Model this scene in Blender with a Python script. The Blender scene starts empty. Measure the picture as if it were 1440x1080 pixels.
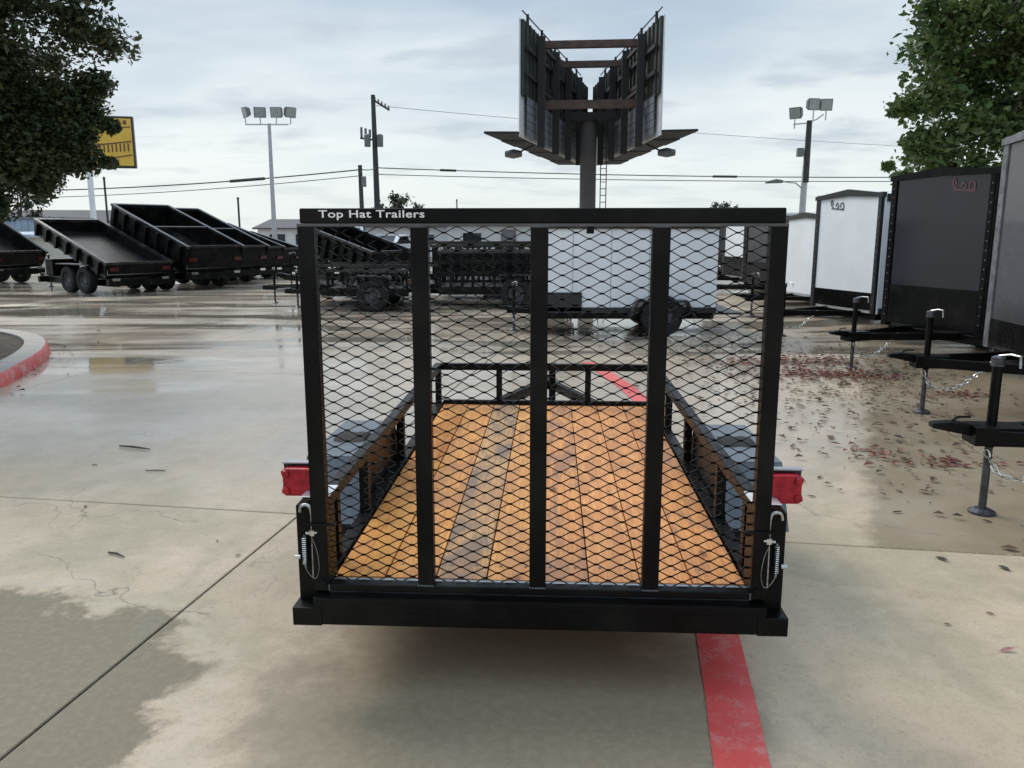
import bpy, bmesh, math, random
import numpy as np
from mathutils import Vector, Matrix, noise as mnoise

R = math.radians
rng = random.Random(7)
nrng = np.random.RandomState(11)
scn = bpy.context.scene
col = scn.collection

# ------------------------------------------------------------------ camera
cam = bpy.data.objects.new('camera', bpy.data.cameras.new('camera'))
col.objects.link(cam)
cam.location = (0, 0, 1.65)
cam.rotation_euler = (R(90 - 10.65), 0, 0)
cam.data.sensor_width = 36
cam.data.lens = 36 * 1136 / 1440
cam.data.clip_start = 0.05
cam.data.clip_end = 4000
scn.camera = cam

# ------------------------------------------------------------------ world
SUN_EL, SUN_AZ = 40, -42
world = bpy.data.worlds.new('World')
scn.world = world
world.use_nodes = True
wt = world.node_tree
wt.nodes.clear()


class NT:
    """small node helper"""
    def __init__(s, tree): s.t = tree
    def n(s, typ, **kw):
        nd = s.t.nodes.new(typ)
        for k, v in kw.items(): setattr(nd, k, v)
        return nd
    def put(s, sock, v):
        if isinstance(v, bpy.types.NodeSocket): s.t.links.new(v, sock)
        elif isinstance(v, (tuple, list)) and len(v) == 3 and sock.type == 'RGBA': sock.default_value = (*v, 1)
        else: sock.default_value = v
    def math(s, op, a, b=0.0, c=None, clamp=False):
        nd = s.n('ShaderNodeMath', operation=op); nd.use_clamp = clamp
        s.put(nd.inputs[0], a); s.put(nd.inputs[1], b)
        if c is not None: s.put(nd.inputs[2], c)
        return nd.outputs[0]
    def mix(s, f, a, b, mode='MIX'):
        nd = s.n('ShaderNodeMix', data_type='RGBA', blend_type=mode)
        s.put(nd.inputs[0], f); s.put(nd.inputs[6], a); s.put(nd.inputs[7], b)
        return nd.outputs[2]
    def noise(s, vec, scale, detail=4, rough=.55, dist=0.0):
        nd = s.n('ShaderNodeTexNoise')
        if vec is not None: s.put(nd.inputs['Vector'], vec)
        nd.inputs['Scale'].default_value = scale; nd.inputs['Detail'].default_value = detail
        nd.inputs['Roughness'].default_value = rough; nd.inputs['Distortion'].default_value = dist
        return nd.outputs[0]
    def ss(s, v, lo, hi, a=0.0, b=1.0):
        nd = s.n('ShaderNodeMapRange', interpolation_type='SMOOTHSTEP')
        s.put(nd.inputs[0], v); nd.inputs[1].default_value = lo; nd.inputs[2].default_value = hi
        nd.inputs[3].default_value = a; nd.inputs[4].default_value = b
        return nd.outputs[0]
    def vscale(s, vec, sc, rot=(0, 0, 0), loc=(0, 0, 0)):
        nd = s.n('ShaderNodeMapping'); s.put(nd.inputs[0], vec)
        nd.inputs['Scale'].default_value = sc; nd.inputs['Rotation'].default_value = rot
        nd.inputs['Location'].default_value = loc
        return nd.outputs[0]


W = NT(wt)
sky = W.n('ShaderNodeTexSky', sky_type='NISHITA')
sky.sun_disc = False
sky.sun_elevation = R(SUN_EL)
sky.sun_rotation = R(SUN_AZ)
sky.air_density = 1.0
sky.dust_density = 3.0
tc = W.n('ShaderNodeTexCoord')
sep = W.n('ShaderNodeSeparateXYZ'); W.put(sep.inputs[0], tc.outputs['Generated'])
zz = W.math('MAXIMUM', sep.outputs[2], 0.0)
den = W.math('ADD', zz, 0.16)
cmb = W.n('ShaderNodeCombineXYZ')
W.put(cmb.inputs[0], W.math('DIVIDE', sep.outputs[0], den))
W.put(cmb.inputs[1], W.math('DIVIDE', sep.outputs[1], den))
cl1 = W.noise(W.vscale(cmb.outputs[0], (.75, 1.0, 1), loc=(.6, .3, 0)), .95, 7, .50, .25)
cl2 = W.noise(W.vscale(cmb.outputs[0], (.7, 1.1, 1), loc=(4, 2, 0)), 2.3, 6, .55, .2)
up = W.ss(zz, 0.02, 0.28)
base = W.mix(up, (.74, .815, .835), (.385, .485, .60))
cmask = W.ss(W.math('ADD', W.math('MULTIPLY', cl1, .75), W.math('MULTIPLY', cl2, .25)), .40, .62)
bright = W.mix(W.ss(zz, 0.05, .35), (.80, .85, .85), (.54, .625, .70))
cloud = W.mix(cmask, base, bright)
cloud = W.mix(W.math('MULTIPLY', W.ss(cl2, .48, .68), .55), cloud, (.36, .44, .535))
low = W.ss(zz, 0.0, 0.11, 1.0, 0.0)
cloud = W.mix(W.math('MULTIPLY', low, .75), cloud, (.76, .815, .795))
skyscaled = W.mix(1.0, sky.outputs[0], (.10, .10, .10), 'MULTIPLY')
# overcast dome: luminance climbs evenly towards the zenith
lift = W.math('ADD', W.math('MULTIPLY', W.ss(zz, .22, 1.0), 1.0), 1.0)
lv = W.n('ShaderNodeCombineXYZ')
for i_ in range(3): W.put(lv.inputs[i_], lift)
cloud = W.mix(1.0, cloud, lv.outputs[0], 'MULTIPLY')
final = W.mix(0.93, skyscaled, cloud)
bg = W.n('ShaderNodeBackground')
W.put(bg.inputs[0], final)
bg.inputs[1].default_value = 0.80
wo = W.n('ShaderNodeOutputWorld')
wt.links.new(bg.outputs[0], wo.inputs[0])

# ------------------------------------------------------------------ sun
sd = bpy.data.lights.new('sun', 'SUN')
sd.energy = 1.5
sd.angle = R(28)
sd.color = (1.0, .93, .83)
sun = bpy.data.objects.new('sun', sd)
col.objects.link(sun)
sun.rotation_euler = (R(90 - SUN_EL), 0, R(180 - SUN_AZ))

vs = scn.view_settings
vs.view_transform = 'Standard'
vs.look = 'None'
vs.exposure = 0.54
vs.gamma = 1.0
vs.use_curve_mapping = False
scn.cycles.max_bounces = 8


# ------------------------------------------------------------------ materials
def newmat(name):
    m = bpy.data.materials.new(name)
    m.use_nodes = True
    t = m.node_tree
    b = t.nodes['Principled BSDF']
    return m, NT(t), b


def simple(name, c, rough=.5, metal=0.0, var=.15, scale=8, bump=0.0, coat=0.0, rvar=.1):
    m, N, b = newmat(name)
    g = N.n('ShaderNodeTexCoord').outputs['Object']
    nz = N.noise(g, scale, 5, .6)
    f = N.ss(nz, .3, .7)
    c2 = tuple(min(1, x * (1 + var)) for x in c)
    c1 = tuple(x * (1 - var) for x in c)
    N.put(b.inputs['Base Color'], N.mix(f, c1, c2))
    N.put(b.inputs['Roughness'], N.math('ADD', N.math('MULTIPLY', N.math('SUBTRACT', nz, .5), rvar * 2), rough, clamp=True))
    b.inputs['Metallic'].default_value = metal
    b.inputs['Coat Weight'].default_value = coat
    b.inputs['Coat Roughness'].default_value = .08
    if bump:
        bp = N.n('ShaderNodeBump'); bp.inputs['Strength'].default_value = bump; bp.inputs['Distance'].default_value = .004
        N.put(bp.inputs['Height'], N.noise(g, scale * 6, 4))
        N.t.links.new(bp.outputs[0], b.inputs['Normal'])
    return m


def wet_black(name, base=.003, rough=.42, drops=True, spec=.14):
    """black paint under rain: fine beads in roughness and bump, faint dust"""
    m, N, b = newmat(name)
    g = N.n('ShaderNodeTexCoord').outputs['Object']
    big = N.noise(g, 3.0, 4)
    fine = N.noise(g, 55.0, 3)
    N.put(b.inputs['Base Color'], N.mix(N.ss(big, .42, .72), (base * .8, base * .85, base * .95), (base * 3.5, base * 3.4, base * 3.1)))
    N.put(b.inputs['Roughness'], N.math('ADD', N.math('MULTIPLY', N.ss(fine, .35, .65), .16), rough - .1))
    b.inputs['Specular IOR Level'].default_value = spec
    if drops:
        bp = N.n('ShaderNodeBump'); bp.inputs['Strength'].default_value = .06; bp.inputs['Distance'].default_value = .0015
        N.put(bp.inputs['Height'], N.noise(g, 120.0, 2))
        N.t.links.new(bp.outputs[0], b.inputs['Normal'])
    return m


M = {}
M['black'] = wet_black('black_paint_wet')
M['black_far'] = wet_black('black_trailer_paint', .004, .38, False, .14)
M['black_panel'] = wet_black('black_sheet_metal', .003, .25, False, .12)
M['grey_panel'] = simple('charcoal_sheet_metal', (.008, .010, .018), .16, 0, .2, 2.5, 0, .0, .05)
M['grey_panel2'] = simple('grey_sheet_metal', (.055, .054, .062), .22, 0, .10, 2.0, 0, .2, .05)
M['white_panel'] = simple('white_sheet_metal', (.80, .83, .86), .35, 0, .05, 1.5)
M['trim_dark'] = simple('dark_trim', (.03, .032, .035), .35, .3, .2, 10)
M['trim_alu'] = simple('aluminium_trim', (.19, .195, .21), .42, .6, .3, 9)
M['rubber'] = simple('tyre_rubber', (.009, .009, .010), .8, 0, .3, 14, .2)
M['rim'] = simple('painted_rim', (.06, .06, .065), .4, .4, .3, 10)
M['chrome'] = simple('zinc_steel', (.62, .62, .60), .25, 1.0, .15, 40)
M['steel'] = simple('dull_steel', (.24, .25, .26), .42, .8, .25, 25)
M['white_print'] = simple('white_lettering', (.80, .80, .80), .5, 0, .03, 20)
M['pinkprint'] = simple('faded_red_print', (.11, .042, .05), .5, 0, .3, 20)
M['greyprint'] = simple('grey_print', (.12, .13, .15), .5, 0, .1, 20)
M['galv'] = simple('galvanised_pole', (.42, .44, .46), .5, .3, .1, 6)
M['polewood'] = simple('pole_timber', (.045, .045, .043), .8, 0, .3, 6)
M['concrete_pole'] = simple('pole_concrete', (.085, .083, .085), .7, 0, .12, 3)
M['lamp_dark'] = simple('floodlight_housing', (.14, .155, .16), .45, .2, .2, 8)
M['lamp_glass'] = simple('floodlight_glass', (.30, .34, .33), .12, 0, .15, 8)
M['bb_steel'] = simple('billboard_steel', (.014, .015, .016), .7, 0, .3, 3)
M['bb_back'] = simple('billboard_back', (.022, .027, .023), .7, 0, .35, 1.2)
M['bb_rust'] = simple('rusted_beam', (.075, .048, .040), .75, 0, .35, 3)
M['bb_face'] = simple('billboard_vinyl', (.62, .64, .66), .5, 0, .08, 1)
M['bb_lattice'] = simple('grey_boards', (.16, .18, .21), .6, 0, .2, 3)
M['jack_steel'] = simple('jack_steel', (.085, .088, .10), .4, .6, .4, 18)
M['latch'] = simple('worn_zinc', (.42, .43, .43), .38, .9, .35, 60)
M['seam'] = simple('seam_sealer', (.38, .40, .42), .5)
M['wire'] = simple('cable_black', (.03, .03, .03), .6)
M['bark'] = simple('bark', (.075, .062, .05), .9, 0, .4, 9, .8)
M['roof_dark'] = simple('roof_shingle', (.10, .10, .105), .85, 0, .25, 3)
M['wall_cream'] = simple('cream_siding', (.55, .54, .47), .8, 0, .08, 2)
M['wall_white'] = simple('white_siding', (.68, .69, .70), .6, 0, .06, 2)
M['wall_blue'] = simple('blue_grey_sheet', (.42, .50, .60), .5, .2, .15, 2)
M['glass'] = simple('dark_glass', (.03, .035, .04), .06, 0, .1, 3)
M['car_white'] = simple('white_car_paint', (.72, .73, .74), .25, 0, .04, 2, 0, .6)
M['fence_wood'] = simple('fence_wood', (.34, .32, .26), .85, 0, .2, 4)
M['sill'] = simple('wet_sill', (.30, .34, .38), .35, .7, .2, 14)
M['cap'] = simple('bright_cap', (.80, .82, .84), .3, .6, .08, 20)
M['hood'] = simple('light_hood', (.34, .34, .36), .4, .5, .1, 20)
M['lip'] = simple('lip_steel', (.085, .088, .095), .45, .2, .25, 12)
M['fender'] = simple('wet_fender', (.10, .118, .14), .26, .35, .25, 9)
M['meshmat'] = wet_black('mesh_paint', .004, .4, False, .12)


def lens():
    m, N, b = newmat('red_lens')
    g = N.n('ShaderNodeTexCoord').outputs['Object']
    wv = N.n('ShaderNodeTexWave'); wv.bands_direction = 'X'; wv.inputs['Scale'].default_value = 40
    N.put(wv.inputs['Vector'], g)
    N.put(b.inputs['Base Color'], N.mix(N.ss(N.noise(g, 30, 3), .35, .65), (.30, .006, .018), (.46, .014, .03)))
    b.inputs['Roughness'].default_value = .28
    b.inputs['Specular IOR Level'].default_value = .35
    bp = N.n('ShaderNodeBump'); bp.inputs['Strength'].default_value = .25; bp.inputs['Distance'].default_value = .002
    N.put(bp.inputs['Height'], wv.outputs[1]); N.t.links.new(bp.outputs[0], b.inputs['Normal'])
    return m


M['lens'] = lens()


def wood(name, c1, c2, c3, tint):
    m, N, b = newmat(name)
    g = N.n('ShaderNodeTexCoord').outputs['Object']
    oi = N.n('ShaderNodeObjectInfo').outputs['Random']
    off = N.n('ShaderNodeCombineXYZ'); N.put(off.inputs[0], N.math('MULTIPLY', oi, 37.0)); N.put(off.inputs[1], N.math('MULTIPLY', oi, 11.0))
    va = N.n('ShaderNodeVectorMath', operation='ADD'); N.put(va.inputs[0], g); N.put(va.inputs[1], off.outputs[0])
    v = va.outputs[0]
    P_ = N.n('ShaderNodeNewGeometry').outputs['Position']
    grain = N.noise(N.vscale(v, (26, 1.3, 10)), 2.4, 6, .6, 1.2)
    fine = N.noise(N.vscale(v, (120, 3, 20)), 2.0, 4, .6)
    blot = N.noise(N.vscale(v, (7, 1.6, 1)), 1.3, 6, .65, .8)
    spot = N.noise(N.vscale(v, (16, 7, 1)), 1.0, 5, .7, 1.0)
    c = N.mix(N.ss(grain, .32, .68), c1, c2)
    c = N.mix(N.math('MULTIPLY', N.ss(fine, .5, .72), .45), c, tuple(x * .45 for x in c1))
    c = N.mix(N.math('MULTIPLY', N.ss(blot, .42, .62), min(1, tint * 1.35)), c, c3)
    c = N.mix(N.math('MULTIPLY', N.ss(spot, .54, .72), .45), c, (.20, .115, .07))
    c = N.mix(N.math('MULTIPLY', N.ss(N.noise(N.vscale(P_, (1, 1, 1)), 1.7, 4, .6), .44, .64), .30), c, (.40, .20, .10))
    kn = N.n('ShaderNodeTexVoronoi'); kn.inputs['Scale'].default_value = 1.0
    N.put(kn.inputs['Vector'], N.vscale(v, (5.2, 1.9, 1)))
    c = N.mix(N.ss(kn.outputs['Distance'], .05, .13, .8, 0.0), c, (.16, .07, .035))
    N.put(b.inputs['Base Color'], c)
    N.put(b.inputs['Roughness'], N.ss(blot, .35, .65, .68, .5))
    b.inputs['Specular IOR Level'].default_value = .2
    bp = N.n('ShaderNodeBump'); bp.inputs['Strength'].default_value = .3; bp.inputs['Distance'].default_value = .002
    N.put(bp.inputs['Height'], N.math('ADD', fine, grain)); N.t.links.new(bp.outputs[0], b.inputs['Normal'])
    return m


WOODS = [wood('pine_brown_orange', (.44, .15, .035), (.66, .265, .065), (.74, .34, .075), .6),
         wood('pine_orange', (.58, .235, .06), (.78, .37, .11), (.40, .165, .07), .5),
         wood('pine_weathered', (.42, .23, .11), (.62, .36, .16), (.22, .155, .115), .7),
         wood('pine_yellow', (.60, .255, .07), (.80, .40, .125), (.40, .18, .09), .4),
         wood('pine_mixed', (.54, .215, .08), (.78, .36, .12), (.32, .17, .11), .6),
         wood('pine_peach', (.62, .25, .09), (.82, .39, .15), (.46, .20, .075), .4)]


def leafmat(name, a, b_, c):
    m, N, b = newmat(name)
    oi = N.n('ShaderNodeAttribute', attribute_name='tone')
    g = N.n('ShaderNodeNewGeometry').outputs['Position']
    f = oi.outputs['Fac']
    cc = N.mix(N.ss(f, 0.0, .6), a, b_)
    cc = N.mix(N.ss(f, .7, 1.0), cc, c)
    cc = N.mix(N.math('MULTIPLY', N.ss(N.noise(g, .9, 3), .42, .62), .5), cc, c)
    N.put(b.inputs['Base Color'], cc)
    b.inputs['Roughness'].default_value = .5
    tr = N.n('ShaderNodeBsdfTranslucent'); N.put(tr.inputs[0], cc)
    mx = N.n('ShaderNodeMixShader'); mx.inputs[0].default_value = .22
    N.t.links.new(b.outputs[0], mx.inputs[1]); N.t.links.new(tr.outputs[0], mx.inputs[2])
    N.t.links.new(mx.outputs[0], N.t.nodes['Material Output'].inputs[0])
    return m


M['leaf_oak'] = leafmat('oak_leaves', (.018, .034, .014), (.038, .062, .022), (.068, .080, .030))
M['leaf_green'] = leafmat('green_leaves', (.035, .075, .018), (.072, .135, .03), (.13, .16, .045))
M['leaf_far'] = leafmat('far_leaves', (.035, .045, .028), (.055, .068, .04), (.075, .085, .05))
M['leaf_brown'] = leafmat('fallen_brown', (.05, .035, .022), (.13, .075, .045), (.22, .15, .09))
M['leaf_red'] = leafmat('fallen_red', (.10, .018, .015), (.20, .035, .028), (.26, .10, .06))


# ---- ground
def groundmat():
    m, N, b = newmat('wet_concrete')
    P = N.n('ShaderNodeNewGeometry').outputs['Position']
    xyz = N.n('ShaderNodeSeparateXYZ'); N.put(xyz.inputs[0], P)
    X, Y = xyz.outputs[0], xyz.outputs[1]
    oi = N.n('ShaderNodeObjectInfo').outputs['Random']
    big = N.noise(P, .32, 5, .55, .6)
    mid = N.noise(P, 1.6, 5, .6, .3)
    fine = N.noise(P, 28, 5, .65)
    grit = N.noise(P, 150, 3, .6)
    streak = N.noise(N.vscale(P, (.16, .75, 1), (0, 0, R(-12))), 1.0, 5, .55, .5)
    # how much standing water: pools left and centre beyond the joint, damp elsewhere
    pool = N.math('ADD', N.math('MULTIPLY', big, .55), N.math('MULTIPLY', streak, .45))
    near = N.ss(N.math('ADD', Y, N.math('MULTIPLY', N.math('SUBTRACT', mid, .5), 1.4)), 4.2, 6.4)
    nearr = N.ss(N.math('ADD', X, N.math('MULTIPLY', N.math('SUBTRACT', mid, .5), 2.0)), 2.2, 4.0, 1.0, .55)
    film = N.math('MULTIPLY', N.math('MULTIPLY', near, nearr), N.ss(pool, .36, .52, .45, 1.0), clamp=True)
    # damp patch with an irregular edge, lower left
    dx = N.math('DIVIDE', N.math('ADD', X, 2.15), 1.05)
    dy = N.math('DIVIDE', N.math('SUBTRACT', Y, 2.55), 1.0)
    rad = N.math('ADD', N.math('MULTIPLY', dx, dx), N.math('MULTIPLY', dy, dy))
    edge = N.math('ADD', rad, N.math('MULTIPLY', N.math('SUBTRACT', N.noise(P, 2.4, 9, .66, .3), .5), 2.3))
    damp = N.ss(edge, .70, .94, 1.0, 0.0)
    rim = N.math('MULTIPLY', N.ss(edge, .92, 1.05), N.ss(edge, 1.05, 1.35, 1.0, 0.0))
    base = N.mix(N.ss(mid, .32, .68), (.475, .365, .255), (.575, .455, .33))
    base = N.mix(N.ss(big, .40, .62), base, (.54, .42, .30))
    base = N.mix(N.math('MULTIPLY', N.ss(N.noise(P, .8, 5, .6, .4), .45, .62), .7), base, (.355, .30, .20))
    base = N.mix(N.math('MULTIPLY', N.ss(fine, .52, .75), .45), base, (.27, .228, .165))
    base = N.mix(N.math('MULTIPLY', N.ss(grit, .55, .7), .30), base, (.58, .52, .42))
    pit = N.noise(P, 62, 4, .7)
    base = N.mix(N.math('MULTIPLY', N.ss(pit, .54, .66), .38), base, (.25, .205, .145))
    mott = N.noise(P, 5.5, 6, .7, .5)
    base = N.mix(N.math('MULTIPLY', N.ss(mott, .50, .68), .30), base, (.29, .24, .17))
    base = N.mix(N.math('MULTIPLY', N.ss(mott, .50, .32), .22), base, (.62, .53, .41))
    base = N.mix(N.math('MULTIPLY', rim, .22), base, (.56, .51, .43))
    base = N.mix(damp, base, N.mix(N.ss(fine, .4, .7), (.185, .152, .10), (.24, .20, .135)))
    base = N.mix(N.math('MULTIPLY', film, .45), base, (.34, .30, .26))
    # damp and the parked trailer's shadow painted in together, ragged outline
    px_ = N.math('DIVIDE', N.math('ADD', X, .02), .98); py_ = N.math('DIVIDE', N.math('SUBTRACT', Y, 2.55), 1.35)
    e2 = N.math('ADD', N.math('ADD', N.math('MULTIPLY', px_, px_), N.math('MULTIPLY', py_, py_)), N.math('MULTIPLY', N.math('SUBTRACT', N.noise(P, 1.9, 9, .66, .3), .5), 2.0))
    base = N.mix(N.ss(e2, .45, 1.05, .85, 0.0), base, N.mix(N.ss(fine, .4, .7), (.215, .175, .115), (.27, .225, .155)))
    # dark trailers' reflection painted into damp, tannin stained concrete at right, ending at the cross joint
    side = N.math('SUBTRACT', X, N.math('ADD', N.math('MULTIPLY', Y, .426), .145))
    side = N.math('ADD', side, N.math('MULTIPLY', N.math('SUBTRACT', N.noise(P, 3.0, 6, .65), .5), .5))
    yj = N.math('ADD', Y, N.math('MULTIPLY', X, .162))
    tint = N.math('MULTIPLY', N.ss(side, -.06, .10), N.ss(N.math('ADD', yj, N.math('MULTIPLY', N.math('SUBTRACT', fine, .5), .05)), 4.375, 4.395))
    tint = N.math('MULTIPLY', tint, N.ss(N.math('ADD', Y, N.math('MULTIPLY', mid, 3.0)), 16.0, 21.0, 1.0, 0.0))
    base = N.mix(N.math('MULTIPLY', tint, .85), base, N.mix(N.ss(mid, .35, .65), (.205, .158, .095), (.27, .22, .15)))
    # aggregate flecks, hairline cracks, tyre scuffs
    vo = N.n('ShaderNodeTexVoronoi'); vo.inputs['Scale'].default_value = 75; N.put(vo.inputs['Vector'], P)
    fleck = N.math('MULTIPLY', N.ss(vo.outputs['Distance'], .10, .28, 1.0, 0.0), N.ss(N.noise(P, 11, 3), .45, .65))
    base = N.mix(N.math('MULTIPLY', fleck, .35), base, (.20, .175, .14))
    dv = N.n('ShaderNodeVectorMath', operation='ADD'); N.put(dv.inputs[0], P)
    nv = N.n('ShaderNodeTexNoise'); nv.inputs['Scale'].default_value = 1.6; nv.inputs['Detail'].default_value = 6; N.put(nv.inputs['Vector'], P)
    N.put(dv.inputs[1], nv.outputs[1])
    vc = N.n('ShaderNodeTexVoronoi', feature='DISTANCE_TO_EDGE'); vc.inputs['Scale'].default_value = .33; N.put(vc.inputs['Vector'], dv.outputs[0])
    crack = N.math('MULTIPLY', N.ss(vc.outputs['Distance'], .0006, .0022, 1.0, 0.0), N.ss(N.noise(P, .7, 3), .50, .58))
    base = N.mix(N.math('MULTIPLY', crack, .6), base, (.12, .10, .08))
    tyre = N.math('MULTIPLY', N.ss(N.noise(N.vscale(P, (3.2, .22, 1), (0, 0, R(24))), 1.0, 4, .5, .2), .55, .68), N.ss(mid, .40, .60))
    base = N.mix(N.math('MULTIPLY', tyre, .22), base, (.22, .195, .16))
    # soaked streaks running across the lot
    wet2 = N.noise(N.vscale(P, (.20, 1.05, 1), (0, 0, R(-17)), (3, 1, 0)), .8, 5, .55, .6)
    ws = N.math('MULTIPLY', N.ss(wet2, .49, .57), N.ss(N.math('ADD', Y, N.math('MULTIPLY', N.math('SUBTRACT', mid, .5), 3.0)), 8.5, 11.0))
    ws = N.math('MULTIPLY', ws, N.ss(Y, 22.0, 34.0, 1.0, .25))
    base = N.mix(N.math('MULTIPLY', ws, .75), base, (.15, .135, .11))
    tone = N.math('ADD', N.math('MULTIPLY', oi, .10), .95)
    hs = N.n('ShaderNodeHueSaturation'); N.put(hs.inputs['Value'], tone); N.put(hs.inputs['Color'], base)
    N.put(b.inputs['Base Color'], hs.outputs[0])
    rdry = N.math('ADD', N.math('MULTIPLY', fine, .25), .50)
    rwet = N.math('ADD', N.math('MULTIPLY', N.ss(streak, .42, .60), .24), .05)
    mixr = N.n('ShaderNodeMix', data_type='FLOAT')
    N.put(mixr.inputs[0], N.math('MAXIMUM', film, ws)); N.put(mixr.inputs[2], rdry); N.put(mixr.inputs[3], N.math('MULTIPLY', rwet, N.math('SUBTRACT', 1.0, N.math('MULTIPLY', ws, .75))))
    N.put(b.inputs['Roughness'], mixr.outputs[0])
    b.inputs['IOR'].default_value = 1.42
    bp = N.n('ShaderNodeBump'); bp.inputs['Distance'].default_value = .004
    N.put(bp.inputs['Strength'], N.ss(film, 0.2, .9, .40, .02))
    N.put(bp.inputs['Height'], N.math('ADD', fine, N.math('MULTIPLY', grit, .5)))
    bp2 = N.n('ShaderNodeBump'); bp2.inputs['Distance'].default_value = .02; bp2.inputs['Strength'].default_value = .10
    N.put(bp2.inputs['Height'], mid)
    N.t.links.new(bp.outputs[0], bp2.inputs['Normal'])
    N.t.links.new(bp2.outputs[0], b.inputs['Normal'])
    return m


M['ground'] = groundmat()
M['joint'] = simple('joint_filler', (.06, .052, .042), .8, 0, .3, 10)


def redpaint(name, wear):
    m, N, b = newmat(name)
    P = N.n('ShaderNodeNewGeometry').outputs['Position']
    n1 = N.noise(P, 9, 6, .65); n2 = N.noise(P, 70, 4, .6); n3 = N.noise(P, .9, 3)
    c = N.mix(N.ss(n3, .35, .65), (.62, .068, .066), (.72, .125, .11))
    c = N.mix(N.math('MULTIPLY', N.ss(N.math('ADD', N.math('MULTIPLY', n1, .6), N.math('MULTIPLY', n2, .4)), .50, .60), wear), c, (.52, .36, .31))
    c = N.mix(N.math('MULTIPLY', N.ss(n2, .55, .72), .35), c, (.34, .06, .065))
    N.put(b.inputs['Base Color'], c)
    N.put(b.inputs['Roughness'], N.math('ADD', N.math('MULTIPLY', n2, .3), .32))
    bp = N.n('ShaderNodeBump'); bp.inputs['Strength'].default_value = .25; bp.inputs['Distance'].default_value = .003
    N.put(bp.inputs['Height'], n2); N.t.links.new(bp.outputs[0], b.inputs['Normal'])
    return m


M['red_line'] = redpaint('red_line_paint', .38)
M['red_kerb'] = redpaint('red_kerb_paint', .95)
M['kerb'] = simple('kerb_concrete', (.30, .285, .26), .6, 0, .2, 5, .4)
M['soil'] = simple('soil_mulch', (.075, .058, .042), .95, 0, .5, 9, 1.0)


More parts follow.
